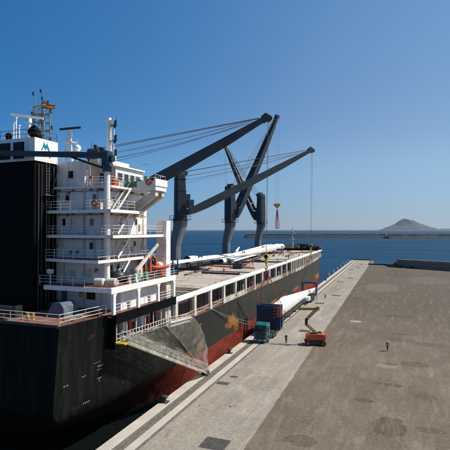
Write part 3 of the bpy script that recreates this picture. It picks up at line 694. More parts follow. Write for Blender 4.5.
# second radar mast and whip aerial
def mast2():
    b = MB(); x, y, z = -39.6, 46.6, 29.2
    for a, c in ((-.8,-.5),(.8,-.5),(0,.7)): b.tube((x+a,y+c,z),(x+a*.25,y+c*.25,z+4.3),.09,n=5)
    for k in range(5):
        s = 1-.16*k; zz = z+.5+k*.8; P = [Vector((x+a*s,y+c*s,zz)) for a,c in ((-.8,-.5),(.8,-.5),(0,.7))]
        for i in range(3): b.tube(P[i],P[(i+1)%3],.05,n=4)
    b.box(x-.7,x+.7,y-.5,y+.5,z+3.2,z+3.3); b.tube((x,y,z+4.1),(x,y,z+4.8),.3,.25,n=8)
    o = obj('radar_mast', b, M['rail'], ship, 'slim tripod mast with a dark radar scanner')
    obj('scanner', MB().beam((x-1.3,y-.4,z+5.0),(x+1.4,y+.4,z+5.2),.3,.24), M['machinery'], o)
    obj('platform_box', MB().box(x-2.2,x+.9,y-.4,y+.3,z+1.5,z+2.0), M['orange'], o)
mast2()
obj('aerial', MB().tube((-39.9,48.5,29.2),(-39.9,48.5,33.3),.07,.03,n=5).beam((-40.9,48.5,32.2),(-38.9,48.5,32.2),.06,.06), M['rail'], ship)
# tall white column mast with three black lamps
cmx, cmy = -33.2, 46.2
b = MB().tube((cmx,cmy,29.6),(cmx,cmy,35.0),.34,.28,n=12).tube((cmx+.75,cmy,30.2),(cmx+.75,cmy,34.7),.07,n=6)
for k in range(11): b.beam((cmx+.3,cmy,30.4+k*.42),(cmx+.75,cmy,30.4+k*.42),.05,.05)
b.box(cmx-.36,cmx+1.0,cmy-.35,cmy+.35,34.6,34.66)
cm = obj('column_mast', b, M['white2'], ship, 'plain white column mast with three black lamps')
for z in (34.1,32.2,30.4):
    obj('navigation_lamp', MB().tube((cmx+1.0,cmy,z-.1),(cmx+1.0,cmy,z+.6),.16,n=8).beam((cmx+.3,cmy,z-.1),(cmx+1.15,cmy,z-.1),.3,.08).tube((cmx+.85,cmy,z-.4),(cmx+.85,cmy,z-.1),.17,n=8), M['machinery'], cm)

cp = MB()
for (y,r__) in ((39.5,.09),(40.0,.06),(41.9,.1)): cp.tube((-38.0,y,11.8),(-38.0,y,28.6),r__,n=6)
obj('casing_pipe', cp, M['darkgrey'], cas)
cp = MB()
for y in (40.7,41.15): cp.tube((-37.95,y,11.8),(-37.95,y,28.8),.035,n=5)
for k in range(50): cp.tube((-37.95,40.7,12+k*.33),(-37.95,41.15,12+k*.33),.02,n=4,caps=False)
cp.beam((-37.7,41.3,25.3),(-37.7,42.4,28.6),.06,.1); cp.box(-38.1,-37.5,40.1,42.5,25.0,25.08)
obj('casing_ladder', cp, M['steel'], cas)
# --- deckhouse
HX = -31.0; HA = 42.6
dh = obj('deckhouse', MB().box(-57,HX,HA,51.6,14.72,26.0).box(-57,-29.2,HA+.35,51.5,11.71,14.1), M['white'], ship, 'white accommodation block of several storeys')
def window(parent, x, y, z, w_, h_, axis='y', panes=1, mat_='glass'):
    """framed window: on an aft wall (axis y) or a starboard wall (axis x)"""
    f = MB(); t_ = .07
    if axis == 'y':
        f.box(x-w_/2-t_,x+w_/2+t_,y-.06,y-.003,z-h_/2-t_,z-h_/2).box(x-w_/2-t_,x+w_/2+t_,y-.06,y-.003,z+h_/2,z+h_/2+t_)
        f.box(x-w_/2-t_,x-w_/2,y-.06,y-.003,z-h_/2,z+h_/2).box(x+w_/2,x+w_/2+t_,y-.06,y-.003,z-h_/2,z+h_/2)
    else:
        f.box(x+.003,x+.06,y-w_/2-t_,y+w_/2+t_,z-h_/2-t_,z-h_/2).box(x+.003,x+.06,y-w_/2-t_,y+w_/2+t_,z+h_/2,z+h_/2+t_)
        f.box(x+.003,x+.06,y-w_/2-t_,y-w_/2,z-h_/2,z+h_/2).box(x+.003,x+.06,y+w_/2,y+w_/2+t_,z-h_/2,z+h_/2)
    fo = obj('window', f, M['rail'], parent)
    g = MB(); pw = w_/panes
    for k in range(panes):
        a = -w_/2+k*pw+(.03 if k else 0)
        if axis == 'y': g.box(x+a,x-w_/2+(k+1)*pw,y-.03,y-.002,z-h_/2,z+h_/2)
        else: g.box(x+.002,x+.03,y+a,y-w_/2+(k+1)*pw,z-h_/2,z+h_/2)
    # sub-part limit: a pane of a deckhouse window sits directly on the deckhouse
    return obj('pane', g, M[mat_], parent)
for (x,z,w_,h_) in ((-36.5,24.75,.55,.7),(-32.55,24.75,.5,.75),(-37.0,21.9,.45,.8),(-32.95,21.9,.5,.8),(-33.0,19.1,.5,.75),(-38,24.9,.25,.3),(-38,24.2,.25,.3)):
    window(dh, x, HA, z, w_, h_)
for (x,z,w_,h_,pn) in ((-33.3,13.25,1.25,.95,2),): window(dh, x, HA+.35, z, w_, h_, panes=pn)
obj('notice_board', MB().box(-35.0,-34.45,HA+.25,HA+.347,12.95,13.6), M['yellow'], dh)
for (y,z,w_,h_) in ((43.6,16.35,.55,1.0),(45.0,16.35,.5,1.0),(48.9,22.0,.5,.8),(48.6,19.2,.5,.6),(44.1,24.6,.4,.5),(46.4,19.1,.5,.6),(49.6,16.4,.6,.9)):
    window(dh, HX, y, z, w_, h_, 'x')
# doors
def door(parent, x, y, z, axis='y', w_=.8, h_=1.9, m_='white2'):
    b = MB(); 
    if axis == 'y': b.box(x-w_/2,x+w_/2,y-.09,y-.004,z,z+h_); hb_ = MB().tube((x+w_*.3,y-.16,z+1),(x+w_*.3,y-.09,z+1),.03,n=5)
    else: b.box(x+.004,x+.09,y-w_/2,y+w_/2,z,z+h_); hb_ = MB().tube((x+.09,y+w_*.3,z+1),(x+.16,y+w_*.3,z+1),.03,n=5)
    obj('door', b, M[m_], parent, bevel=.02); obj('door_handle', hb_, M['machinery'], parent)
door(dh, -34.5, HA, 23.45); door(dh, -34.6, HA, 20.6); door(dh, -35.0, HA, 17.8); door(dh, -37.2, HA+.35, 11.95, m_='tarp')
for z in (23.45,20.6,17.75,14.95): door(dh, HX, 47.3, z, 'x')
# pipes, vents, fittings on the aft and starboard walls
p = MB()
for x in (-34.05,-33.9): p.tube((x,HA-.12,14.8),(x,HA-.12,26.0),.05,n=5)
p.tube((-37.9,HA-.15,14.8),(-37.9,HA-.15,25.9),.06,n=5); p.tube((-31.5,HA-.12,17.7),(-31.5,HA-.12,22.6),.04,n=5)
p.tube((HX+.12,50.6,14.8),(HX+.12,50.6,26),.06,n=5); p.tube((HX+.12,43.0,20.6),(HX+.12,43.0,23.2),.04,n=5); p.tube((HX+.1,46.5,21.9),(HX+.1,46.5,23.1),.04,n=5)
p.beam((-33.6,HA-.15,23.0),(-31.2,HA-.15,22.95),.2,.14)
obj('wall_pipe', p, M['cream'], dh)
for (x,z) in ((-35.8,18.2),(-34.9,18.3),(-36.2,25.3),(-31.9,25.5),(-35.5,20.1),(-32.2,16.2)):
    obj('vent_cap', MB().box(x-.16,x+.16,HA-.28,HA-.003,z,z+.3).tube((x,HA-.28,z+.05),(x,HA-.45,z-.1),.1,n=6), M['steel'], dh)
for (x,z,w_,h_) in ((-37.3,19.0,.5,.7),(-35.6,15.2,.7,1.0),(-33.2,15.5,.5,.9),(-36.4,22.6,.35,.35),(-33.0,27.0,.3,.3),(-38.0,18.8,.3,.5)):
    obj('wall_locker', MB().box(x-w_/2,x+w_/2,HA-.22,HA-.003,z,z+h_), M['cream'] if w_ > .4 else M['sling'], dh, bevel=.02)
for (y,z,h_) in ((46.0,24.2,.5),(49.9,24.0,.8),(45.6,21.4,.45),(48.0,18.2,.6),(50.4,18.4,.8),(44.6,15.3,.7),(49.8,21.0,.7)):
    obj('wall_locker', MB().box(HX+.003,HX+.2,y-.2,y+.2,z,z+h_), M['cream'], dh, bevel=.02)
for z in (25.7,22.9,20.05,17.3):
    for x in (-37.6,-35.6,-33.0,-31.4): obj('deck_lamp', MB().beam((x,HA-.003,z),(x,HA-.35,z-.05),.14,.12), M['machinery'], dh)
    for y in (43.4,45.6,47.9,50.2): obj('deck_lamp', MB().beam((HX+.003,y,z),(HX+.3,y,z-.05),.14,.12), M['machinery'], dh)
p = MB()
for z in (25.55,22.75,19.9,17.15): p.tube((-38.1,HA-.08,z),(-31.1,HA-.08,z),.035,n=4); p.tube((HX+.08,42.8,z),(HX+.08,51.4,z),.035,n=4)
for (x,z0_,z1_) in ((-35.9,20.4,22.6),(-32.1,23.2,25.4),(-36.9,14.8,17.1),(-32.5,17.7,20.0)): p.tube((x,HA-.08,z0_),(x,HA-.08,z1_),.03,n=4)
obj('cable_run', p, M['steel'], dh)
# decks (slabs) round the house
def slab(x0, x1, y0, y1, z, th=.32, label=None, poly=None):
    t_ = MB(); 
    if poly: t_.prism(poly, z-th, z)
    else: t_.box(x0,x1,y0,y1,z-th,z)
    s_ = obj('deck_slab', t_, M['white2'], ship, label)
    top = MB()
    if poly:
        c = Vector((sum(a for a,_ in poly)/len(poly), sum(b for _,b in poly)/len(poly)))
        top.add([(c.x+(a-c.x)*.985, c.y+(b-c.y)*.985, z+.006) for a,b in poly], [tuple(range(len(poly)))])
    else: top.add([(x0+.08,y0+.08,z+.006),(x1-.08,y0+.08,z+.006),(x1-.08,y1-.08,z+.006),(x0+.08,y1-.08,z+.006)], [(0,1,2,3)])
    obj('deck_coating', top, M['deckred'], s_); return s_
# D, C, B, A levels
Dp = [(-38.9,40.9),(-28.7,40.3),(-28.5,46.6),(-30.9,47.5),(-30.9,42.55),(-38.9,42.55)]
Cp = [(-38.7,40.9),(-28.4,40.3),(-28.2,51.2),(-29.6,53.7),(-30.9,53.7),(-30.9,42.55),(-38.7,42.55)]
Bp = [(-38.1,40.7),(-32,39.7),(-29.8,39.6),(-29.4,49.6),(-30.9,50.6),(-30.9,42.55),(-38.1,42.55)]
def ring_slab(poly, z, th=.34, label=None):
    s_ = MB().prism(poly, z-th, z); o = obj('deck_slab', s_, M['white2'], ship, label)
    t_ = MB().add([(a,b,z+.006) for a,b in poly], [tuple(range(len(poly)))]); obj('deck_coating', t_, M['deckred'], o); return o
sD = ring_slab(Dp, 23.25); sC = ring_slab(Cp, 20.4); sB = ring_slab(Bp, 17.65)
sA = obj('deck_slab', MB().box(-37.2,-28.0,39.5,54.3,14.2,14.72), M['white2'], ship, 'broad boat deck slab carried on white arches')
obj('deck_coating', MB().add([(-37.1,39.6,14.726),(-28.15,39.6,14.726),(-28.15,54.2,14.726),(-37.1,54.2,14.726)],[(0,1,2,3)]), M['deckred'], sA)
railing([(-38.9,41.0,23.25),(-28.75,40.4,23.25),(-28.6,46.4,23.25)], 1.05, 3, 1.45, .026, sD)
railing([(-38.7,41.0,20.4),(-28.5,40.4,20.4),(-28.3,51.1,20.4),(-29.6,53.5,20.4)], 1.05, 3, 1.5, .026, sC)
railing([(-39.6,40.8,17.65),(-38.1,40.75,17.65),(-32,39.8,17.65),(-29.9,39.7,17.65),(-29.5,49.6,17.65),(-30.7,50.5,17.65)], 1.05, 3, 1.5, .03, sB)
railing([(-37.9,39.65,14.72),(-31.6,39.6,14.72)], 1.05, 3, 1.6, .03, sA)
# white gridded liferaft cage / net pieces on lower levels
obj('searchlight', MB().box(-36.9,-36.2,39.7,40.0,16.0,16.5).tube((-36.55,39.85,14.72),(-36.55,39.85,16.0),.07,n=6), M['rail'], sA)
# arches holding the boat deck
ar = []
for Yc in (40.1, 45.0, 49.7, 54.0):
    wd = .42; b = MB().box(-28.32,-28.02,Yc-wd/2,Yc+wd/2,11.82,14.2)
    for k in range(5):   # haunches
        for s_ in (1,-1):
            if (Yc < 41 and s_ < 0) or (Yc > 53 and s_ > 0): continue
            z = 14.2-.12*(k+1); q = .55*(1-((k+1)/5.5))**2+.02
            y0 = Yc+s_*wd/2; b.box(-28.30,-28.04,min(y0,y0+s_*q),max(y0,y0+s_*q),z,z+.12)
    obj('arch_post', b, M['white2'], ship)
obj('arch_beam', MB().box(-28.30,-27.98,39.45,54.32,14.12,14.74), M['white2'], ship)
railing([(-28.2,40.4,11.75),(-28.2,54.0,11.75)], 1.1, 3, 1.5, .03)
railing([(-28.3,41,14.72),(-28.15,54.1,14.72)], 1.0, 3, 2.4, .025, sA)
# wheelhouse and bridge
bd = ring_slab([(-39.4,41.9),(-30.0,42.3),(-30.0,51.9),(-39.4,51.9)], 26.1, .25, 'bridge deck slab')
wh = obj('wheelhouse', MB().box(-45,-34.1,42.7,49.8,26.11,29.2), M['white'], ship, 'white wheelhouse below the masts')
obj('chart_room', MB().box(-34.1,-31.5,45.2,51.4,26.11,28.7).box(-34.4,-32.4,44.2,49.5,28.9,29.6), M['white'], ship)
window(wh, -36.1, 42.7, 27.6, .75, .85)
for k in range(5): window(wh, -34.1, 43.7+k*.0, 27.6, .1, .1, 'x') if False else None
for (y,) in ((43.55,),): pass
for k in range(2): window(wh, -33.45+k*.95, 45.2, 27.5, .62, .95)
for k in range(4): window(wh, -31.5, 46.1+k*1.35, 27.5, .95, .95, 'x')
obj('roof_plate', MB().box(-36,-31.2,43.6,51.5,28.72,28.9), M['white2'], ship)
obj('awning_plate', MB().add([(-36,42.9,30.55),(-32.3,42.9,29.9),(-32.3,46.5,29.9),(-36,46.5,30.55),(-36,42.9,30.35),(-32.3,42.9,29.7),(-32.3,46.5,29.7),(-36,46.5,30.35)],[(0,1,2,3),(4,7,6,5),(0,4,5,1),(1,5,6,2),(2,6,7,3),(3,7,4,0)]).tube((-35.8,43.1,29.2),(-35.8,43.1,30.4),.05,n=5).tube((-32.5,43.1,28.9),(-32.5,43.1,29.8),.05,n=5), M['white2'], ship)
obj('satellite_dome', MB().sphere((-35.9,43.6,30.95),.42).tube((-35.9,43.6,30.3),(-35.9,43.6,30.7),.12,n=6), M['white2'], ship)
obj('searchlight', MB().tube((-31.4,44.6,29.6),(-31.4,44.9,29.8),.3,.2,n=10).tube((-31.5,44.7,28.9),(-31.5,44.7,29.5),.06,n=5), M['rail'], ship)
railing([(-45,42.8,29.2),(-34.2,42.8,29.2)], 1.0, 2, 1.4, .025, wh)
railing([(-34.1,42.4,26.1),(-30.1,42.4,26.1),(-30.1,44.5,26.1)], 1.05, 3, 1.3, .028, bd)
# starboard bridge wing: bulwarked box carried by a raking strut
wg = MB(); wg.box(-31.5,-26.6,46.3,49.0,25.75,26.1)
wg.box(-26.75,-26.6,46.3,49.0,26.1,27.1).box(-29.2,-26.75,46.3,46.45,26.1,26.9).box(-31.5,-26.75,48.85,49.0,26.1,27.1).box(-26.75,-26.5,46.1,49.1,26.3,27.15)
bw_ = obj('bridge_wing', wg, M['white'], ship, 'white starboard bridge wing reaching out over the side')
obj('wing_strut', MB().add([(-26.8,46.6,25.9),(-26.8,46.6,25.1),(-31,46.6,22.4),(-31,46.6,23.6),(-26.8,47.3,25.9),(-26.8,47.3,25.1),(-31,47.3,22.4),(-31,47.3,23.6)],[(0,1,2,3),(7,6,5,4),(0,4,5,1),(1,5,6,2),(2,6,7,3),(3,7,4,0)]).add([(-26.8,48.2,25.9),(-26.8,48.2,25.1),(-31,48.2,22.4),(-31,48.2,23.6),(-26.8,48.8,25.9),(-26.8,48.8,25.1),(-31,48.8,22.4),(-31,48.8,23.6)],[(0,1,2,3),(7,6,5,4),(0,4,5,1),(1,5,6,2),(2,6,7,3),(3,7,4,0)]), M['cream'], bw_)
railing([(-31.3,46.35,26.1),(-29.2,46.35,26.1)], 1.1, 3, .9, .03, bw_, 'green')
obj('wing_console', MB().box(-29.9,-29.1,47.2,48.2,26.1,27.2).box(-28.6,-28.2,47.0,47.4,26.1,27.6), M['green'], bw_)
obj('canvas_cover', MB().box(-31.2,-29.2,46.4,46.55,26.2,26.95), M['green'], bw_)
railing([(-31.3,48.9,27.1),(-26.7,48.9,27.1),(-26.7,46.4,27.1)], .55, 1, 1.5, .03, bw_)
obj('wing_aerial', MB().tube((-28.4,46.4,26.1),(-28.4,46.4,29.0),.04,n=5).beam((-28.4,46.4,28.9),(-27.5,46.4,28.9),.05,.05), M['rail'], bw_)
def life_ring(p, axis, label):
    mb = MB(); R_ = .30; r_ = .11; rings = []
    for k in range(16):
        a = 2*math.pi*k/16; ring_ = []
        for q in range(8):
            b = 2*math.pi*q/8; rr = R_+r_*math.cos(b); ring_.append(Vector((rr*math.cos(a), r_*math.sin(b), rr*math.sin(a))))
        rings.append(ring_)
    rings.append(rings[0]); mb.loft(rings, caps=False)
    if axis == 'x': mb.xf(Matrix.Rotation(R(90),4,'Z'))
    o = single('life_ring', mb, M['sling'], label, 'life ring', 'red life rings on the ship rails', loc=p)
life_ring((-27.5,46.2,26.75), 'y', 'red life ring on the bridge wing rail')
life_ring((-30.95,40.45,23.95), 'y', 'red life ring on the rail below the small crane post')
life_ring((-28.2,50.9,15.4), 'x', 'red life ring near the rescue boat')
# forward column with platforms
colm = obj('forward_column', MB().box(-29.9,-28.4,52.3,53.5,14.73,22.2), M['white'], ship, 'tall square white column forward of the house')
obj('column_platform', MB().box(-31.6,-30.0,50.9,53.7,20.0,20.35).box(-31.6,-30.0,50.9,53.7,17.3,17.62), M['white2'], ship)
obj('column_base', MB().box(-30.1,-28.5,52.3,53.9,8,11.39).box(-30.0,-28.4,52.35,53.85,11.71,14.19), M['cream'], ship)
# stairs on the starboard side
def stair(x, y0, z0, y1, z1, parent):
    b = MB()
    for dx in (0,.75): b.beam((x+dx,y0,z0+.1),(x+dx,y1,z1),.06,.24)
    st = obj('stair', b, M['white2'], parent); n = int((z1-z0)/.26); tr_ = MB()
    for k in range(1,n):
        f = k/n; tr_.box(x+.04,x+.71,y0+(y1-y0)*f-.12,y0+(y1-y0)*f+.12,z0+(z1-z0)*f-.02,z0+(z1-z0)*f+.02)
    for dx in (0,.75):
        tr_.tube((x+dx,y0,z0+1.0),(x+dx,y1,z1+.9),.025,n=4); tr_.tube((x+dx,y0,z0+.0),(x+dx,y0,z0+1.0),.025,n=4)
    o = obj('stair_treads', tr_, M['wood'] if False else M['steel'], parent)
for z0, z1, p_ in ((23.26,26.0,sD),(20.42,23.2,sC),(17.66,20.3,sB),(14.74,17.6,sA)):
    stair(-30.3, 42.9, z0, 45.6, z1, p_)
obj('ladder', MB().tube((-33.6,42.55,26.1),(-33.6,42.55,29.3),.04,n=5).tube((-33.2,42.55,26.1),(-33.2,42.55,29.3),.04,n=5).beam((-33.6,42.55,27),(-33.2,42.55,27),.04,.04).beam((-33.6,42.55,27.6),(-33.2,42.55,27.6),.04,.04).beam((-33.6,42.55,28.2),(-33.2,42.55,28.2),.04,.04), M['cream'], ship)
obj('locker', MB().box(-31.0+.15,-30.4,43.2,44.3,26.11,27.0), M['orange'], ship)
obj('locker', MB().box(-32.2,-31.3,41.9,42.5,23.26,24.2), M['cream'], ship)

# --- provision crane on the aft starboard corner of the house
pc = obj('provision_crane', MB().tube((-30.35,41.9,14.73),(-30.35,41.9,28.5),.36,n=16), M['white'], ship, 'white post carrying the dark horizontal provisions crane')
obj('crane_head', MB().box(-30.85,-29.9,41.4,42.4,28.1,29.95).tube((-30.35,41.9,27.6),(-30.35,41.9,28.3),.55,n=12).box(-29.9,-29.45,41.6,42.3,28.7,29.5), M['teal'], pc, bevel=.12)
obj('boom', MB().beam((-30.6,41.8,29.45),(-49.0,33.9,29.75),.5,.62,.4,.5), M['teal'], pc)
obj('ram', MB().tube((-30.7,41.7,28.0),(-34.2,40.3,29.3),.12,n=8), M['machinery'], pc)
obj('winch', MB().tube((-29.5,41.5,28.3),(-29.5,42.4,28.3),.25,n=10), M['cream'], pc)

# --- stern deck fittings
railing([(CX-13.2,33.75,11.75),(CX+13.2,33.75,11.75)], 1.1, 3, 1.55, .032)
pts = [(CX+hb(Y,11.7)-.12, Y, 11.75) for Y in (33.75,35,37,39,40.0)]
railing(pts, 1.1, 3, 1.4, .032)
wv = MB(); x0, y0 = -33.4, 37.0
prof = [(-1.15,0),(-1.15,.55),(-.55,1.45),(.45,1.55),(1.0,1.1),(1.15,0)]
wv.loft([[Vector((x0+a+.1*math.sin(k*2+i), y0+k*.55+.3, 11.71+b_*(1+.04*math.sin(k*3+i)))) for i,(a,b_) in enumerate(prof)] for k in range(5)], smooth=False)
obj('winch_cover', wv, M['tarp'], ship, 'grey tarpaulin over a mooring winch')
obj('mooring_winch', MB().tube((-40.5,36,12.4),(-37.6,36,12.4),.45,n=12).box(-40.9,-40.5,35.5,36.5,11.72,12.9).box(-37.6,-37.2,35.5,36.5,11.72,12.9), M['machinery'], ship)
obj('fairlead', MB().tube((-38.2,34.2,11.72),(-38.2,34.2,12.3),.22,n=8).tube((-37.5,34.2,11.72),(-37.5,34.2,12.3),.22,n=8).box(-38.6,-37.1,34.0,34.5,11.71,11.8), M['machinery'], ship)
[obj('deck_bollard', MB().tube((x,35.4,11.72),(x,35.4,12.35),.16,n=10).tube((x,35.4,12.35),(x,35.4,12.43),.21,n=10), M['yellow'], ship) for x in (-35.4,-34.7)]
rp = MB()
for k in range(14):
    a = random.uniform(0,6.28); cx_ = -30.9+random.uniform(-.6,.5); cy_ = 36.0+k*.22; rr = random.uniform(.35,.7)
    rp.path([Vector((cx_+rr*math.cos(a+q*.9), cy_+rr*.8*math.sin(a+q*.9), 11.82+.06*k%3*.1+random.uniform(0,.12))) for q in range(8)], .05, 5)
single('rope_coil', rp, M['ropelight'], 'heap of coiled pale mooring rope lying on the red stern deck', 'rope')
wb = MB().box(-36.4,-35.2,41.0,42.2,11.72,12.6)
single('deck_locker', MB().box(-37.0,-35.6,40.2,41.5,11.72,12.6).box(-37.05,-35.55,40.15,41.55,12.6,12.68), M['teal'], 'dark blue locker beneath the boat deck overhang', 'locker')

# --- clutter of the side passage and the boat deck
b = MB()
for k in range(20):
    y = 40.9+k*.66; b.tube((-28.35,y,sheer(y)),(-28.35,y,10.9 if k%3==0 else 9.3),.075,n=6)
for k in range(2): b.beam((-28.35,41,9.0+.5*k),(-28.35,53.8,8.6+.5*k),.05,.05)
obj('passage_stanchions', b, M['rail'], ship)['kind'] = 'stuff'
obj('passage_bulkhead', MB().box(-30.9,-30.6,40.3,56,8,11.39), M['white'], ship)
obj('passage_end', MB().box(-30.6,-28.05,40.2,40.3,8,11.39), M['black'], ship)
for (y,z,hh,m_) in ((42.3,8.9,1.1,'sling'),(44.9,8.9,1.4,'white2'),(46.2,8.6,1.5,'sling'),(47.4,8.6,.9,'steel'),(49.0,8.6,1.7,'white2'),(50.6,8.3,1.2,'orange'),(52.2,8.2,1.6,'machinery'),(43.5,8.9,1.9,'machinery'),(53.2,8.2,1.0,'sling')):
    obj('passage_fitting', MB().box(-30.6,-30.0,y-.3,y+.3,z,z+hh).tube((-30.2,y,z+hh),(-30.2,y,z+hh+.4),.1,n=6), M[m_], ship)
# raft canisters
for i, (x,y) in enumerate(((-30.2,40.4),(-28.95,40.9))):
    mb = MB().tube((x-.55,y,15.25),(x+.45,y+.1,15.25),.42,n=14).tube((x-.62,y,15.25),(x-.55,y,15.25),.3,.42,n=14).tube((x+.45,y+.1,15.25),(x+.53,y+.1,15.25),.42,.3,n=14)
    r_ = single('liferaft_canister', mb, M['cream'], ('left of the two white raft canisters on the boat deck corner','right of the two white raft canisters on the boat deck corner')[i], 'liferaft', 'white raft canisters on the boat deck')
single('net_bundle', MB().sphere((-30.0,43.6,15.5),.95,12,8,.8).sphere((-29.3,44.6,15.3),.7,12,8,.8), M['machinery'], 'dark bundled heap on the boat deck behind the raft canisters', 'bundle')
# rescue boat in its orange davit frame
dv = MB()
for y in (48.6, 50.0):
    P = [Vector((-30.3,y,14.73)),Vector((-30.3,y,17.0)),Vector((-29.9,y,17.55)),Vector((-29.2,y,17.6)),Vector((-28.7,y,17.2)),Vector((-28.7,y,15.6))]
    for a, c in zip(P, P[1:]): dv.beam(a, c, .3, .3, up=(0,1,0))
dv.beam((-30.3,48.6,16.9),(-30.3,50,16.9),.3,.3); dv.beam((-29.2,48.6,17.6),(-29.2,50,17.6),.3,.3)
obj('davit', dv, mat('davit_paint', (.42,.11,.035), .5, var=.25, scale=2), ship, 'orange rescue boat davit arch')
rb = thing('rescue_boat', 'orange-red open rescue boat hanging by the white column', 'rescue boat', (-29.0,51.2,15.7))
rr = []
for u, wd, z in ((-1.9,.15,.35),(-1.5,.55,.1),(-.6,.8,0),(.6,.8,0),(1.6,.75,0),(1.9,.7,.02)):
    rr.append([Vector((wd,u,.65)),Vector((wd*.95,u,z+.25)),Vector((0,u,z)),Vector((-wd*.95,u,z+.25)),Vector((-wd,u,.65)),Vector((-wd*.7,u,.5)),Vector((0,u,.42)),Vector((wd*.7,u,.5))])
obj('hull', MB().loft(rr), M['sling'], rb, local=True)
obj('canopy', MB().sphere((0,.2,.6),.6,12,6,.8), M['cream'], rb, local=True)
obj('engine', MB().box(-.2,.2,1.9,2.3,.2,1.1), M['machinery'], rb, local=True, bevel=.05)
# small white slewing derrick
dk = obj('boat_derrick', MB().tube((-29.4,46.6,14.73),(-29.4,46.6,16.2),.3,n=10).beam((-29.4,46.4,15.9),(-28.6,50.4,19.1),.3,.45,.22,.3), M['rail'], ship, 'small pale derrick boom raised over the boat deck')
obj('derrick_base', MB().box(-29.9,-29.0,46.0,47.0,14.73,15.7), M['green'], dk)
for (x,y,m_,hh,rr_) in ((-28.7,45.3,'white2',1.0,.22),(-28.7,47.6,'green',1.1,.25),(-28.8,48.1,'sling',.8,.2),(-28.9,52.0,'sling',.9,.2),(-30.3,45.2,'machinery',1.5,.35),(-30.2,47.9,'machinery',1.3,.4),(-29.7,51.9,'cream',1.2,.2),(-28.8,44.0,'cream',.7,.2)):
    obj('deck_fitting', MB().tube((x,y,14.73),(x,y,14.73+hh),rr_,rr_*.8,n=8).box(x-rr_,x+rr_,y-.2,y+.2,14.73,15.0), M[m_], ship)

# --- cargo deck: side beam on posts, coaming, hatch covers
def zb(Y): return 11.1 + .0085*(Y-60)
py_ = [55.0,61.2,67.4,73.6,79.8,86.0,92.2,98.4,104.6,110.8,117.0,123.2,129.4,135.6,141.8,148.0,154.2,160.4,166.6,172.8,179.0,185.0]
for Y in py_:
    zs = sheer(Y)
    o = obj('side_post', MB().box(-28.62,-28.18,Y-.38,Y+.38,zs+.02,zb(Y)-.0).box(-28.75,-28.17,Y-.5,Y+.5,zs+.02,zs+.35), M['cream'], ship)
for Y in [y+3.1 for y in py_[12:-1]]:
    obj('side_post', MB().box(-28.6,-28.2,Y-.3,Y+.3,sheer(Y)+.02,zb(Y)), M['cream'], ship)
sb = MB()
for a, b_ in zip([54.4]+py_, py_+[189.5]):
    if b_ <= a: continue
    sb.beam((-28.75,a,zb(a)+.02),(-28.75,b_,zb(b_)+.02),1.0,.46)
obj('side_beam', sb, M['white2'], ship, 'long white beam along the cargo deck edge')
cm_ = MB(); cm_.box(-30.75,-30.6,56,188.3,7.6,11.0)
obj('coaming', cm_, M['darkgrey'], ship)
# low rails and brackets between the posts
b = MB()
for Y0 in range(55, 188, 1):
    zs = sheer(Y0); b.tube((-28.15,Y0,zs),(-28.15,Y0,zs+1.0),.032,n=4,caps=False)
    for h in (.5,1.0): b.tube((-28.15,Y0,zs+h),(-28.15,Y0+1,sheer(Y0+1)+h),.03,n=4,caps=False)
obj('deck_side_rail', b, M['cream'], ship)['kind'] = 'stuff'
for i, Y in enumerate(py_[:-1]):
    zs = sheer(Y)
    k = (i*7)%5
    if k in (1,3): obj('wash_plate', MB().box(-28.35,-28.2,Y+.6,Y+5.4,zs+.05,zs+1.0), M['cream'], ship)
    obj('stay', MB().beam((-30.5,Y+3.0,zs+.1),(-30.5,Y+3.0,10.9),.16,.3), M['steel'], ship)
    if k in (0,2): obj('vent_pipe', MB().tube((-29.6,Y+2,zs),(-29.6,Y+2,zs+1.4),.16,n=8).sphere((-29.6,Y+2,zs+1.4),.24), M['sling'] if k else M['cream'], ship)
# hatch covers: pontoon panels, two across
edges = [(67.5,80.4),(80.6,93.4),(95.6,108.3),(108.5,121.0),(121.2,132.6),(134.8,146.3),(146.5,158),(158.2,170),(172.2,186.8)]
for (a, b_) in edges:
    for (xa, xb) in ((-29.45,-39.0),(-39.08,-48.6)):
        mb = MB(); z0_, z1_ = zb(a)-.02, zb(b_)-.02
        v = [(xb,a,z0_-.8),(xa,a,z0_-.8),(xa,b_,z1_-.8),(xb,b_,z1_-.8),(xb,a,z0_),(xa,a,z0_),(xa,b_,z1_),(xb,b_,z1_)]
        mb.add(v, [(0,3,2,1),(4,5,6,7),(0,1,5,4),(1,2,6,5),(2,3,7,6),(3,0,4,7)])
        for q in range(4):
            yy = a+(b_-a)*(q+.5)/4; zz = z0_+(z1_-z0_)*(q+.5)/4
            for xx in (xa-1.2, xb+1.2): mb.box(xx-.13,xx+.13,yy-.18,yy+.18,zz,zz+.10)
        obj('hatch_cover', mb, M['hatch'], ship)
obj('port_side_deck', MB().box(CX-14.9,-48.75,56,188,7.8,9.2).box(CX-15,CX-14.6,56,188,9.2,11.0), M['darkgrey'], ship)
for (a,b_) in ((93.4,95.6),(132.6,134.8),(170.0,172.2)):
    obj('cross_deck', MB().box(-48.6,-30.75,a+.1,b_-.1,9.0,zb(a)-.75), M['darkgrey'], ship)
obj('hatch_coaming_end', MB().box(-48.6,-30.76,66.8,67.4,7.8,10.6), M['cream'], ship)
railing([(CX-14.8,58,11.0),(CX-14.8,187,11.0)], 1.1, 2, 3, .03, ship, 'darkgrey')
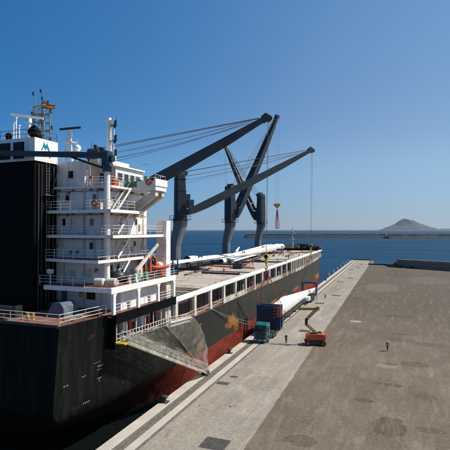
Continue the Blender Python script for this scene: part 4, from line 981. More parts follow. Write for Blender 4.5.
# working area between the house and the first hatch
wp = obj('working_platform', MB().box(-44,-31,55.5,66.2,9.4,9.6), M['hatch'], ship)
for (x,y,w_,d_,h_,m_) in ((-33,58.5,1.6,2.2,1.1,'cream'),(-36.5,60,2.2,1.8,1.3,'olive'),(-32.2,63.8,1.0,1.6,.9,'green'),(-39.5,58,2,2.5,1.4,'steel'),(-35.2,64.2,1.8,1.2,1.0,'sling'),(-41.5,63,2.2,2.2,1.2,'cream')):
    obj('deck_machinery', MB().box(x-w_/2,x+w_/2,y-d_/2,y+d_/2,9.6,9.6+h_).tube((x,y-d_/2-.3,9.6+h_*.6),(x,y+d_/2+.3,9.6+h_*.6),.3,n=8).tube((x+w_*.3,y,9.6+h_),(x+w_*.3,y,9.9+h_),.12,n=6), M[m_], ship, bevel=.04)
railing([(-30.9,55.6,9.6),(-30.9,66.2,9.6)], 1.05, 3, 1.2, .03, ship)
railing([(-44,66.3,10.7),(-31,66.3,10.7)], 1.05, 3, 1.4, .03, ship, 'cream')
railing([(-44,61.3,9.6),(-31.4,61.3,9.6)], 1.05, 3, 1.4, .03, ship, 'cream')
# foremast and forecastle gear
fm = obj('foremast', MB().tube((-43,199,11.3),(-43,199,21.2),.42,.26,n=10).box(-44,-42,198.5,199.5,16.4,16.6).box(-44.2,-41.8,198.4,199.6,19.0,19.2).tube((-43.7,199,11.3),(-43.2,199,17),.12,n=6).tube((-43,199,21.2),(-43,199,22.6),.08,n=5), M['cream'], ship, 'pale foremast on the forecastle')
obj('navigation_lamp', MB().tube((-43,198.4,19.2),(-43,198.4,19.9),.25,n=8), M['machinery'], fm)
for (x,y) in ((-33.0,196),(-50,196)):
    obj('windlass', MB().tube((x-2,y,12.6),(x+2,y,12.6),1.0,n=12).box(x-2.4,x-2,y-.9,y+.9,11.31,14.2).box(x+2,x+2.4,y-.9,y+.9,11.31,14.2).box(x-1.6,x+1.6,y+1.2,y+2.6,11.31,12.9), M['machinery'], ship)
obj('forecastle_store', MB().box(-52,-34.2,189.2,190.2,11.31,12.9).box(-34.6,-32.2,189.4,191.4,11.31,14.0), M['black'], ship)
bwk = MB(); 
for side in (1,-1):
    pr = None
    for Y in (186,190,192,195,198,201,204,207,210,212,214,215.4,216):
        z = 12.4+(Y-190)*.06; P = Vector((CX+side*(hb(Y,z)-.1), Y, z+.05))
        if pr: bwk.beam(pr, P, .3, .16)
        pr = P
obj('bulwark_rail', bwk, M['deckred'], ship)

# --- deck cranes
PIV = 26.2
def crane(Y, tip, label, rope_to=None, twin=True, hook_gap=.5):
    X = -52.0; base = Vector((X,Y,0)); tip = Vector(tip)
    az = math.atan2(tip.y-Y, tip.x-X); fw = Vector((math.cos(az), math.sin(az), 0)); sd_ = Vector((-fw.y, fw.x, 0))
    def P(f, s, z): return base + fw*f + sd_*s + Vector((0,0,z))
    Rr = Vector((math.cos(TH), math.sin(TH), 0))
    tw = MB(); rg = []
    for z, hw, f0, f1 in ((24.2,1.6,-1.4,1.5),(27,1.6,-1.4,1.45),(32,1.58,-1.35,1.2),(35.5,1.52,-1.3,1.0),(35.9,1.4,-1.2,.9)):
        rg.append([P(f1,-hw*.75,z),P(f1*.8,-hw,z),P(f0*.8,-hw,z),P(f0,-hw*.7,z),P(f0,hw*.7,z),P(f0*.8,hw,z),P(f1*.8,hw,z),P(f1,hw*.75,z)])
    tw.loft(rg, smooth=False)
    root = obj('deck_crane', tw, M['crane'], ship, label)
    # pedestal: wide box foot that cranks across under the slewing ring
    pd = MB(); rg = []
    for z, off, wd in ((7.9,-1.35,1.32),(16.5,-1.3,1.28),(18.6,-.9,1.35),(21.0,-.25,1.5),(22.4,0,1.62),(23.4,0,1.7)):
        c = base + Rr*off; rg.append([c+Vector((a*wd, b*wd, z)) for a,b in ((-1,-.45),(-.7,-1),(.7,-1),(1,-.6),(1,.6),(.7,1),(-.7,1),(-1,.45))])
    pd.loft(rg, smooth=False); obj('pedestal', pd, M['cranelight'], root)
    obj('slewing_ring', MB().tube(base+Vector((0,0,23.3)), base+Vector((0,0,24.25)), 1.85, 1.75, n=24), M['machinery'], root)
    pl = MB()
    pl.tube(base+Vector((0,0,23.55)), base+Vector((0,0,23.65)), 2.9, n=20)
    for k in range(16):
        a = 2*math.pi*k/16; q = base+Vector((2.8*math.cos(a),2.8*math.sin(a),23.65)); pl.tube(q, q+Vector((0,0,1)), .03, n=4)
        a2 = 2*math.pi*(k+1)/16; q2 = base+Vector((2.8*math.cos(a2),2.8*math.sin(a2),23.65)); pl.tube(q+Vector((0,0,1)), q2+Vector((0,0,1)), .03, n=4)
    obj('platform', pl, M['crane'], root)
    # sheaves and machinery
    sh = MB(); sh.beam(P(.2,-1.3,36.2), P(.2,1.3,36.2), .5, .9); 
    for s_ in (-.9,-.3,.3,.9): sh.tube(P(1.2,s_-.12,35.7), P(1.2,s_+.12,35.7), .62, n=14)
    sh.beam(P(-.6,0,35.6), P(1.5,0,35.6), 1.6, .35); sh.tube(P(-.8,.6,36),P(-.8,.6,37.3),.06,n=5)
    obj('top_sheaves', sh, M['machinery'], root)
    mc = MB(); mc.beam(P(1.3,0,29.6), P(2.5,0,29.6), 1.7, 1.4); mc.tube(P(2.0,-1.2,28.2), P(2.0,1.2,28.2), .6, n=12); mc.beam(P(1.4,0,27.0),P(2.4,0,27.0),2.4,.7)
    obj('winch', mc, M['machinery'], root)
    ld = MB()
    for q_ in (-.22,.22): ld.tube(P(-1.55,q_,24.3), P(-1.42,q_,35.7), .035, n=4)
    for q_ in range(34): ld.tube(P(-1.55+q_*.004,-.22,24.6+q_*.33), P(-1.55+q_*.004,.22,24.6+q_*.33), .025, n=4, caps=False)
    obj('ladder', ld, M['cranelight'], root)
    for zz in (27.6, 31.0, 34.2): obj('plate_seam', MB().beam(P(0,-1.64,zz), P(0,1.64,zz), 2.95, .05), M['crane'], root)
    obj('service_box', MB().beam(P(.2,1.6,28.6), P(.2,2.1,28.6), 1.0, 1.4), M['crane'], root, bevel=.05)
    cb = MB().beam(P(1.2,-2.5,27.8), P(2.8,-2.5,27.8), 1.1, 1.9); obj('operator_cab', cb, M['crane'], root, bevel=.08)
    obj('cab_window', MB().beam(P(2.75,-2.5,28.0), P(2.86,-2.5,28.0), .9, 1.1), M['glass'], root)
    # boom
    obj('pivot_bracket', MB().beam(P(1.2,-1.4,PIV-.6),P(2.6,-1.4,PIV-.6),.3,1.5,.3,.9).beam(P(1.2,1.4,PIV-.6),P(2.6,1.4,PIV-.6),.3,1.5,.3,.9).tube(P(2.0,-1.7,PIV-.6),P(2.0,1.7,PIV-.6),.35,n=10), M['crane'], root)
    foot = P(1.75,0,PIV-.6); ax = (tip-foot); L_ = ax.length; d = ax.normalized(); u = sd_.cross(d); u = u if u.z > 0 else -u
    bm_ = MB()
    sepA, sepB = (1.35,.5)
    prof = [(0,1.3),(.04,1.6),(.12,1.85),(.45,1.85),(.75,1.5),(.93,1.0),(1,.85)]
    for s_ in (-1,1):
        rg = []
        for t_, hh in prof:
            sep = sepA+(sepB-sepA)*t_; hw = .42*(1-.25*t_); c = foot + ax*t_ + sd_*s_*sep - u*(hh*.5-.5)
            rg.append([c+sd_*hw+u*hh/2, c-sd_*hw+u*hh/2, c-sd_*hw-u*hh/2, c+sd_*hw-u*hh/2])
        bm_.loft(rg, smooth=False)
    boom = obj('boom', bm_, M['crane'], root)
    for t_ in (.1,.2,.32,.45,.58,.7,.8,.9):
        c = foot+ax*t_; sep = sepA+(sepB-sepA)*t_; obj('cross_member', MB().beam(c-sd_*sep, c+sd_*sep, .5, .5, up=u), M['machinery'], root)
    obj('boom_head', MB().beam(tip-sd_*.8, tip+sd_*.8, 1.3, 1.1, up=u).beam(tip-d*.6+u*.6, tip+d*.5+u*.8, .8, .5, up=u), M['machinery'], root)
    for s_ in (-.5,0,.5): obj('sheave', MB().tube(tip+d*.5+sd_*(s_-.1)-u*.3, tip+d*.5+sd_*(s_+.1)-u*.3, .55, n=12), M['machinery'], root)
    for t_, z_ in ((.30,1.2),(.72,.95)):
        c = foot+ax*t_-u*z_; obj('floodlight', MB().beam(c-sd_*.5, c+sd_*.5, .6,.4, up=u), M['machinery'], root)
    # luffing and hoist wires
    rp_ = MB()
    for s_ in (-.9,-.3,.3,.9):
        a = P(1.2,s_,36.2); b2 = tip-d*1.2+u*.7+sd_*s_*.5
        rp_.tube(a, b2, .035, n=4, caps=False)
    for s_, t_, zz in ((-.5,.965,35.0),(.5,.965,35.0),(0,.93,33.9),(.2,.90,33.9),(-.2,.93,33.2)):
        a = P(1.3,s_,zz); b2 = foot+ax*t_+u*.75+sd_*s_*.5
        m_ = (a+b2)/2-Vector((0,0,.5)); rp_.path([a, a.lerp(m_,.5)-Vector((0,0,.12)), m_, m_.lerp(b2,.5)-Vector((0,0,.12)), b2], .032, 4)
    obj('luffing_wire', rp_, M['rope'], root)
    if rope_to is not None:
        hw_ = MB()
        for s_ in (-hook_gap/2, hook_gap/2):
            e_ = Vector(rope_to)
            hw_.tube(tip+d*.5+sd_*s_*1.2, e_+sd_*s_, .03, n=4, caps=False)
        obj('hoist_wire', hw_, M['rope'], root)
    return root, foot, tip
H1 = Vector((-23.0, 82.6, 16.3)); H2 = Vector((-22.7, 130.5, 16.7)); H3 = Vector((-41.1, 163.2, 30.9))
crane(68.1, (-23.0,82.6,42.6), 'nearest crane, mostly hidden behind the deckhouse, long boom over the truck', H1)
crane(103.3, (-22.7,130.5,44.4), 'crane with its boom swung low over the quay', H2)
crane(141.0, (-41.2,163.2,63.8), 'crane with its boom raised almost upright', H3, hook_gap=1.4)
crane(178.6, (-71.3,187.9,58.6), 'farthest crane, boom leaning back behind the others', Vector((-71.3,188.2,8)))
def hook(p, label, body='yellow', legs=(), leg_mat='sling', kind=0):
    t = thing('crane_hook', label, 'crane hook', p)
    if kind == 0:
        b = MB().beam((0,0,0),(0,0,-1.9),.6,.4,.45,.35); b.tube((-.12,-.24,-.5),(-.12,.24,-.5),.4,n=12); b.tube((.12,-.24,-.5),(.12,.24,-.5),.4,n=12)
    else:
        b = MB().tube((-.7,-.25,-.5),(-.7,.25,-.5),.6,n=14).tube((.7,-.25,-.5),(.7,.25,-.5),.6,n=14).beam((0,0,0),(0,0,-1.6),2.1,.9,.9,.8)
    obj('hook_block', b, M[body], t, local=True, bevel=.05)
    hk = MB(); z0_ = -1.9 if kind == 0 else -1.6
    hk.path([Vector((0,0,z0_)), Vector((0,0,z0_-.35)), Vector((.25,0,z0_-.6)), Vector((.2,0,z0_-.9)), Vector((-.1,0,z0_-1.0)), Vector((-.3,0,z0_-.75))], .09, 6)
    obj('hook', hk, M['machinery'], t, local=True)
    for e_ in legs:
        s_ = MB().tube((0,0,z0_-.9), Vector(e_)-Vector(p), .065, n=5); obj('sling', s_, M[leg_mat], t, local=True)
    return t
# blade on the trailer
ROOT = Vector((-21.9,86.5,3.6)); 
hook(H1, 'yellow hook block hanging over the blade root frame behind the truck', legs=[(-25.6,85.6,5.9),(-21.1,85.6,5.9),(-25.6,87.2,5.9),(-21.1,87.2,5.9)])
hook(H2, 'yellow hook block hanging over the blue frame at the blade tip end', legs=[(-25.3,130.4,5.4),(-21.3,130.4,5.4)])
h3 = hook(H3, 'rounded yellow hook block hanging high against the sky', kind=1)
lp = MB()
for sx in (-.45,-.15,.15,.5):
    P = [Vector((sx*.4,0,-2.4)), Vector((sx*.8,.1,-4.5)), Vector((sx*1.5,0,-7.5)), Vector((sx*1.2,.1,-9.6))]
    lp.path(P, .13, 5)
obj('sling', lp, M['pink'], h3, local=True)

def blade_mesh(L, rr, chord, twist=0., up=True, thick=1.0):
    """root at origin, running along +Y; round root, wide flattened shoulder, long taper"""
    rg = []; n = 20
    for i in range(33):
        t_ = i/32; y = L*t_
        if t_ < .05: c = 2*rr; th = 2*rr; sh = 0
        else:
            k = min(1,(t_-.05)/.11); k = k*k*(3-2*k); q = max(0,(t_-.16)/.84)
            cmax = chord*(1-q)**.9*(1-.15*q)+.35; c = 2*rr*(1-k)+cmax*k; th = 2*rr*(1-k)+ (cmax*.30*(1-.4*q)+.06)*k; sh = (c-2*rr)*.25*k
        tw = twist*t_; ring_ = []
        for j in range(n):
            a = 2*math.pi*j/n; cx_ = math.cos(a)*c/2; tz = math.sin(a)*th/2*(1 if cx_ < 0 else (1-.75*(cx_/(c/2))**1.5*min(1,t_*5)))
            px_ = cx_+sh; ring_.append(Vector((tz*math.cos(tw)-px_*math.sin(tw)*0, y, px_ if up else tz)) if up else Vector((px_, y, tz*thick)))
        rg.append(ring_)
    return MB().loft(rg)
def place_blade(loc, rz, pitch, L, rr, chord, up, label, roll=0.):
    t = thing('turbine_blade', label, 'turbine blade', loc, rz, 'white wind turbine blades')
    b = blade_mesh(L, rr, chord, up=up); b.xf(Matrix.Rotation(pitch,4,'X') @ Matrix.Rotation(roll,4,'Y'))
    obj('shell', b, M['blade'], t, local=True)
    r_ = MB().tube((0,-.25,0),(0,.0,0),rr*1.01,n=20); r_.xf(Matrix.Rotation(pitch,4,'X')); obj('root_flange', r_, M['bluedark'] , t, local=True)
place_blade((-23.3,87.3,3.75), R(0), R(-.9), 58, 1.7, 3.9, True, 'long white turbine blade loaded on the trailer behind the teal truck')

# frame at blade root
def root_frame(loc, rz, label, w_=4.9, h_=4.8, hole=1.75, z0=1.1, depth=1.6, q_=.38):
    t = thing('transport_frame', label, 'transport frame', loc, rz, 'blue steel blade transport frames')
    f = MB(); x = w_/2
    for y in (0, depth):
        f.box(-x,-x+q_,y-.18,y+.18,z0,z0+h_); f.box(x-q_,x,y-.18,y+.18,z0,z0+h_)
        f.box(-x+q_,x-q_,y-.18,y+.18,z0+h_-q_-.02,z0+h_-.02); f.box(-x+q_,x-q_,y-.18,y+.18,z0,z0+q_)
    for sx in (-x+.19,x-.19):
        for z in (z0+.2, z0+h_-.2): f.box(sx-.15,sx+.15,.18,depth-.18,z-.15,z+.15)
    obj('frame', f, M['bluefr'], t, local=True, bevel=.02)
    if hole:
        g = MB(); rg = []; zc = z0+h_/2; N_ = 32; sq = []
        for k in range(N_):
            a = 2*math.pi*k/N_+.0; c, s = math.cos(a), math.sin(a); m_ = max(abs(c),abs(s)); hx = x-.40; hz = h_/2-.42
            sq.append((c/m_*hx, s/m_*hz))
        inn = [(hole*math.cos(2*math.pi*k/N_), hole*math.sin(2*math.pi*k/N_)) for k in range(N_)]
        vs = [(a,-.05,zc+b) for a,b in sq]+[(a,-.05,zc+b) for a,b in inn]+[(a,.15,zc+b) for a,b in sq]+[(a,.15,zc+b) for a,b in inn]
        fs = []
        for k in range(N_):
            q = (k+1)%N_; fs += [(k,q,N_+q,N_+k),(2*N_+k,3*N_+k,3*N_+q,2*N_+q),(N_+k,N_+q,3*N_+q,3*N_+k)]
        g.add(vs, fs); obj('ring_plate', g, M['bluefr'], t, local=True)
        obj('root_cover', MB().tube((0,.16,zc),(0,.30,zc),hole+.05,n=28), M['bluedark'], t, local=True)
    return t
root_frame((-23.35,85.6,0), 0, 'big blue square frame round the blade root behind the teal cab')
tf = root_frame((-23.3,130.4,0), 0, 'open blue frame straddling the thin end of the blade on the quay', 4.3, 3.7, 0, 1.7, 2.0, .24)
# red clamp machinery at the frame corner
rm_ = MB()
for k in range(5): rm_.box(-21.5,-20.75,85.1+k*.4,85.3+k*.4,3.9+k*.15,5.7-.3*k)
for k in range(4): rm_.beam((-22.3,85.25,3.6+k*.6),(-20.6,85.3,3.9+k*.6),.16,.16)
single('frame_clamp', rm_, M['sling'], 'red clamping gear bolted at the right edge of the root frame', 'clamp')

# --- the truck
def wheel(parent, x, y, r=.52, w_=.32):
    t_ = MB().tube((x-w_/2,y,r),(x+w_/2,y,r),r,n=20); o = obj('wheel', t_, M['tyre'], parent, local=True, bevel=.04)
    s = 1 if x > 0 else -1
    obj('rim', MB().tube((x+s*(w_/2+.001),y,r),(x+s*(w_/2+.03),y,r),r*.55,r*.45,n=12), M['steel'], o, local=True)
def wheel_local(parent, x, y, **k): wheel(parent, x, y, **k)
tk = thing('truck', 'teal day-cab truck carrying the blade root frame, parked by the hull', 'truck', (-23.05,78.6,0), R(-2))
cabp = [(0,.55),(-.05,1.4),(.02,2.0),(.42,3.25),(.75,3.5),(2.15,3.55),(2.25,3.3),(2.25,.75),(1.95,.62),(1.9,1.0),(1.65,1.2),(1.0,1.2),(.75,1.0),(.7,.55)]
b = MB(); n_ = len(cabp); vs = [(-1.23,y,z) for y,z in cabp]+[(1.23,y,z) for y,z in cabp]
b.add(vs, [tuple(range(n_)), tuple(range(n_,2*n_))]+[(k,(k+1)%n_,n_+(k+1)%n_,n_+k) for k in range(n_)])
cab = obj('cab', b, M['tealcab'], tk, local=True, bevel=.09)
obj('windscreen', MB().add([(-1.08,.03,2.08),(1.08,.03,2.08),(1.02,.37,3.12),(-1.02,.37,3.12),(-1.08,-.03,2.06),(1.08,-.03,2.06),(1.02,.33,3.14),(-1.02,.33,3.14)],[(4,5,6,7),(0,3,2,1),(0,1,5,4),(2,3,7,6),(1,2,6,5),(3,0,4,7)]), M['glass'], cab, local=True)
for s in (-1,1): obj('side_window', MB().box(min(s*1.225,s*1.25),max(s*1.225,s*1.25),.65,1.65,2.1,3.05), M['glass'], cab, local=True)
g = MB()
for k in range(5): g.box(-.85,.85,-.10,-.02,.95+k*.2,1.08+k*.2)
obj('grille', g, M['machinery'], cab, local=True)
obj('bumper', MB().box(-1.27,1.27,-.22,.15,.35,.80), M['tealcab'], tk, local=True, bevel=.06)
for s in (-1,1): obj('headlight', MB().box(s*.95-.2,s*.95+.2,-.245,-.20,.52,.72), M['helmetw'], tk, local=True)
for s in (-1,1): obj('mirror', MB().beam((s*1.25,.25,2.9),(s*1.5,.1,2.9),.05,.05).box(s*1.5-.1,s*1.5+.1,.02,.12,2.2,2.95), M['machinery'], tk, local=True)
obj('sun_visor', MB().box(-1.1,1.1,.18,.42,3.2,3.32), M['tealcab'], cab, local=True)
obj('beacon', MB().tube((-.8,.9,3.55),(-.8,.9,3.75),.1,n=8).tube((.8,.9,3.55),(.8,.9,3.75),.1,n=8), M['orange'], cab, local=True)
obj('license_plate', MB().box(-.26,.26,-.235,-.221,.45,.57), M['helmetw'], tk, local=True)
obj('chassis', MB().box(-.45,.45,.3,7.4,.62,1.0).box(-1.1,1.1,3.2,4.2,.5,1.05).box(-.9,.9,4.8,6.6,1.0,1.15), M['darkgrey'], tk, local=True)
for y in (1.32,4.75,6.1):
    for s in (-1,1): wheel(tk, s*1.05, y)
# trailer: extendible spine, dollies
tl = thing('blade_trailer', 'long low dark trailer spine with wheeled bogies under the white blade', 'trailer', (-23.3,84,0))
obj('spine', MB().box(-.45,.45,.6,50,.95,1.35).box(-1.25,1.25,.5,4.8,.98,1.18), M['darkgrey'], tl, local=True)
for y0 in (3.2,): 
    for k in range(3):
        for s in (-1,1): wheel(tl, s*1.05, y0+k*1.35, r=.42)
bg_ = MB().box(-1.3,1.3,42.5,50.2,.85,1.12); obj('rear_bogie', bg_, M['darkgrey'], tl, local=True)
obj('counterweight', MB().box(-1.2,1.2,39.6,42.4,.9,2.0).box(-.9,.9,39.2,39.6,1.0,1.7), M['rail'], tl, local=True, bevel=.05)
for k in range(5):
    for s in (-1,1): wheel(tl, s*1.08, 43.4+k*1.35, r=.42)
for k in range(5): obj('outrigger', MB().box(-1.2,1.2,9+k*6.5,9.25+k*6.5,1.0,1.25), M['darkgrey'], tl, local=True)

# --- boom lift
BL = at(314.2,345.5); lift = thing('boom_lift', 'orange articulated boom lift with olive arm reaching to the blade root', 'boom lift', (BL.x,BL.y+.6,0), TH-R(6))
obj('chassis', MB().box(-1.75,1.75,-.95,.95,.45,.85), M['darkgrey'], lift, local=True, bevel=.05)
for x in (-1.35,1.35):
    for s in (-1,1):
        w_ = MB().tube((x,s*1.02-.2,.5),(x,s*1.02+.2,.5),.5,n=18); o = obj('wheel', w_, M['tyre'], lift, local=True, bevel=.05)
        obj('rim', MB().tube((x,s*1.23,.5),(x,s*1.25,.5),.26,n=12), M['orange'], o, local=True)
tb = [(-1.65,.95),(1.5,.95),(1.75,1.15),(1.75,1.75),(1.45,2.1),(-.9,2.15),(-1.65,1.85)]
b = MB(); n_ = len(tb); b.add([(x,-.85,z) for x,z in tb]+[(x,.85,z) for x,z in tb], [tuple(range(n_)),tuple(range(n_,2*n_))]+[(k,(k+1)%n_,n_+(k+1)%n_,n_+k) for k in range(n_)])
tt = obj('turntable', b, M['orange'], lift, local=True, bevel=.08)
for x in (-1.0,-.2,.6): obj('hood_panel', MB().box(x,x+.7,-.875,-.852,1.1,1.8), M['orange'], tt, local=True)
obj('counterweight', MB().box(1.2,1.9,-.8,.8,1.0,2.1), M['orange'], lift, local=True, bevel=.1)
obj('engine_cover', MB().box(-.9,.4,-.75,-.1,2.15,2.32).box(.5,1.2,.1,.7,2.13,2.3), M['machinery'], lift, local=True)
def arm(p0, p1, w_, h_, name='boom_arm', m_='olive', gap=0):
    b = MB()
    if gap:
        b.beam(Vector(p0)+Vector((0,0,gap/2)), Vector(p1)+Vector((0,0,gap/2)), w_, h_*.45); b.beam(Vector(p0)-Vector((0,0,gap/2)), Vector(p1)-Vector((0,0,gap/2)), w_, h_*.45)
        for k in range(1,4): q = Vector(p0).lerp(Vector(p1),k/4); b.beam(q-Vector((0,0,gap/2)), q+Vector((0,0,gap/2)), .1,.1)
    else: b.beam(p0, p1, w_, h_)
    return obj(name, b, M[m_], lift, local=True)
arm((.2,0,2.2),(-1.55,.0,3.7),.4,.45,gap=.42)
arm((-1.55,.1,3.55),(-1.55,.1,4.75),.5,.5,'knuckle','machinery')
arm((-1.5,.2,4.6),(.5,.2,6.6),.38,.45,gap=.45)
arm((.5,.2,6.3),(.55,.2,6.95),.55,.6,'knuckle','olive')
arm((.6,.35,6.5),(-2.9,.7,6.35),.36,.46)
arm((-2.9,.7,6.35),(-4.7,1.0,5.9),.22,.25)
arm((-4.7,1.0,5.9),(-5.4,1.1,5.3),.2,.2)
bk = MB(); bx0,bx1,by0,by1,bz = -6.5,-5.4,.4,1.7,4.8
bk.box(bx0,bx1,by0,by1,bz,bz+.06)
for x in (bx0,bx1):
    for y in (by0,(by0+by1)/2,by1): bk.tube((x,y,bz),(x,y,bz+1.1),.03,n=4)
for z in (bz+.55,bz+1.1):
    for a, c in (((bx0,by0),(bx1,by0)),((bx1,by0),(bx1,by1)),((bx1,by1),(bx0,by1)),((bx0,by1),(bx0,by0))): bk.tube((*a,z),(*c,z),.03,n=4)
obj('basket', bk, M['machinery'], lift, local=True)

# --- people
def person(loc, rz, label, top='navy', legs='navy', vest=None, helmet='helmetw', pose='stand', h=1.76, group=None):
    """continuous skinned body, garments by height, helmet and vest as children"""
    J = {}; V = []; E = []; RR = []
    def add(name, p, r, par=None):
        J[name] = len(V); V.append(Vector(p)); RR.append(r)
        if par: E.append((J[par], J[name]))
    k = h/1.76
    st = .17 if pose == 'walk' else .03
    add('pelvis',(0,0,.95),(.145,.10)); add('waist',(0,0,1.10),(.13,.095),'pelvis'); add('chest',(0,-.01,1.32),(.165,.11),'waist')
    add('neck0',(0,0,1.46),(.09,.075),'chest'); add('neck',(0,-.01,1.53),(.055,.055),'neck0'); add('jaw',(0,-.03,1.59),(.072,.082),'neck'); add('brow',(0,-.02,1.67),(.080,.095),'jaw'); add('crown',(0,0,1.74),(.06,.07),'brow')
    add('nose',(0,-.125,1.635),(.012,.012),'jaw')
    for s, nm in ((-1,'l'),(1,'r')):
        f = s*st
        add('hip'+nm,(s*.095,0,.90),(.095,.10),'pelvis'); add('knee'+nm,(s*.11,-f*.55-.02,.50),(.062,.066),'hip'+nm); add('calf'+nm,(s*.115,-f*.75+.02,.34),(.058,.062),'knee'+nm)
        add('ankle'+nm,(s*.12,-f*1.2+.03,.10),(.042,.045),'calf'+nm); add('toe'+nm,(s*.135,-f*1.2-.14,.045),(.045,.035),'ankle'+nm)
        add('sh'+nm,(s*.19,0,1.42),(.068,.068),'neck0')
        if pose == 'point' and s == 1:
            add('el'+nm,(s*.30,-.16,1.28),(.043,.043),'sh'+nm); add('wr'+nm,(s*.26,-.40,1.36),(.031,.028),'el'+nm); dv_ = Vector((0,-1,.1))
        elif pose == 'hands':
            add('el'+nm,(s*.29,-.04,1.14),(.043,.043),'sh'+nm); add('wr'+nm,(s*.17,-.26,1.12),(.031,.028),'el'+nm); dv_ = Vector((-s*.5,-.8,.1)).normalized()
        else:
            add('el'+nm,(s*.27,.03+f*.3,1.15),(.043,.043),'sh'+nm); add('wr'+nm,(s*.28,-.07+f*.7,.90),(.031,.028),'el'+nm); dv_ = Vector((0,-.15,-1)).normalized()
        wr = V[J['wr'+nm]]; side = Vector((0,1,0)) if abs(dv_.z) > .7 else Vector((0,0,1))
        add('palm'+nm, wr+dv_*.075, (.034,.018), 'wr'+nm)
        for q in range(4):
            b0 = wr+dv_*.10+side*(q-1.5)*.019; ln = (.055,.068,.062,.045)[q]
            add(f'f{q}'+nm, b0, (.0095,.009), 'palm'+nm); add(f'g{q}'+nm, b0+dv_*ln*.6+Vector((-s*.008,0,0)), (.0085,.008), f'f{q}'+nm); add(f'h{q}'+nm, b0+dv_*ln+Vector((-s*.022,-.004,0)), (.007,.007), f'g{q}'+nm)
        add('th'+nm, wr+dv_*.045-side*.04, (.0105,.010), 'palm'+nm); add('ti'+nm, wr+dv_*.085-side*.058, (.009,.008), 'th'+nm)
    me = bpy.data.meshes.new('body'); me.from_pydata([v*k for v in V], E, []); ob = bpy.data.objects.new('tmp', me); COL.objects.link(ob)
    sk = ob.modifiers.new('s','SKIN'); ss = ob.modifiers.new('u','SUBSURF'); ss.levels = 1; ss.render_levels = 1
    for i, v in enumerate(me.skin_vertices[0].data): v.radius = (RR[i][0]*k*(1.18 if RR[i][0] > .03 else 1), RR[i][1]*k*(1.18 if RR[i][0] > .03 else 1)); v.use_root = (i == 0)
    dg = bpy.context.evaluated_depsgraph_get(); m2 = bpy.data.meshes.new_from_object(ob.evaluated_get(dg)); bpy.data.objects.remove(ob)
    m2.name = 'person'; m2.materials.clear()
    for q in (top, legs, 'skin', 'machinery'): m2.materials.append(M[q])
    for p_ in m2.polygons:
        p_.use_smooth = True; c = p_.center/k
        hand = (c - V[J['wrl']]).length < .17 and (c-V[J['ell']]).length > .23 or (c - V[J['wrr']]).length < .17 and (c-V[J['elr']]).length > .23
        p_.material_index = 3 if c.z < .11 else 2 if (c.z > 1.50 or hand) else 1 if c.z < .98 and abs(c.x) < .24 else 0
    t = thing('person', label, 'person', loc, rz, group)
    o = bpy.data.objects.new('body', m2); COL.objects.link(o); o.parent = t
    hl = MB(); rg = []
    for z, r_ in ((1.665,.125),(1.67,.105),(1.72,.105),(1.775,.085),(1.80,.04)): rg.append([Vector((r_*math.cos(2*math.pi*q/14), r_*1.12*math.sin(2*math.pi*q/14)-.012, z))*k for q in range(14)])
    hl.loft(rg); obj('helmet', hl, M[helmet], t, local=True)
    fa = MB(); 
    for s in (-1,1): fa.sphere(Vector((s*.032,-.108,1.655))*k, .011*k, 6, 4)
    fa.box(-.025*k,.025*k,-.116*k,-.10*k,1.592*k,1.600*k); obj('face_features', fa, M['machinery'], t, local=True)
    ea = MB()
    for s in (-1,1): ea.sphere(Vector((s*.083,-.01,1.635))*k, .022*k, 6, 5)
    obj('ear', ea, M['skin'], t, local=True)
    if vest:
        vb = MB(); rg = []
        for z, a, b_ in ((1.0,.165,.125),(1.15,.155,.122),(1.32,.188,.136),(1.44,.165,.115),(1.49,.10,.088)):
            rg.append([Vector((a*math.cos(2*math.pi*q/18), b_*math.sin(2*math.pi*q/18)-.005, z))*k for q in range(18)])
        vb.loft(rg, caps=False); v_ = obj('vest', vb, M[vest], t, local=True)
        st_ = MB(); 
        for z, a, b_ in ((1.10,.160,.128),(1.24,.176,.133)):
            st_.loft([[Vector(((a+.006)*math.cos(2*math.pi*q/18), (b_+.006)*math.sin(2*math.pi*q/18)-.005, zz))*k for q in range(18)] for zz in (z,z+.05)], caps=False)
        obj('reflective_strip', st_, M['helmetw'], v_, local=True)
    return t
p1 = at(286,343.5); person((p1.x,p1.y,0), TH+R(20), 'worker in dark clothes standing on the apron beside the teal truck', 'navy','navy',None,'helmetw','hands')
p2 = at(325,299); person((p2.x,p2.y,0), TH+R(150), 'worker in yellow-green hi-vis vest and dark trousers on the apron, in the open', 'hiviz','navy','hiviz','helmetw','stand')
p3 = at(387,351); person((p3.x,p3.y,0), TH+R(-60), 'worker in orange-red vest and dark trousers alone on the brown yard', 'redcloth','navy','orangecloth','helmetw','walk')
p4 = at(316.5,300.5); person((p4.x,p4.y,0), TH+R(90), 'worker in hi-vis vest close beside the rear bogie of the trailer', 'hiviz','navy','hiviz','helmetw','point')
g_ = 'crew standing on the hatch covers'
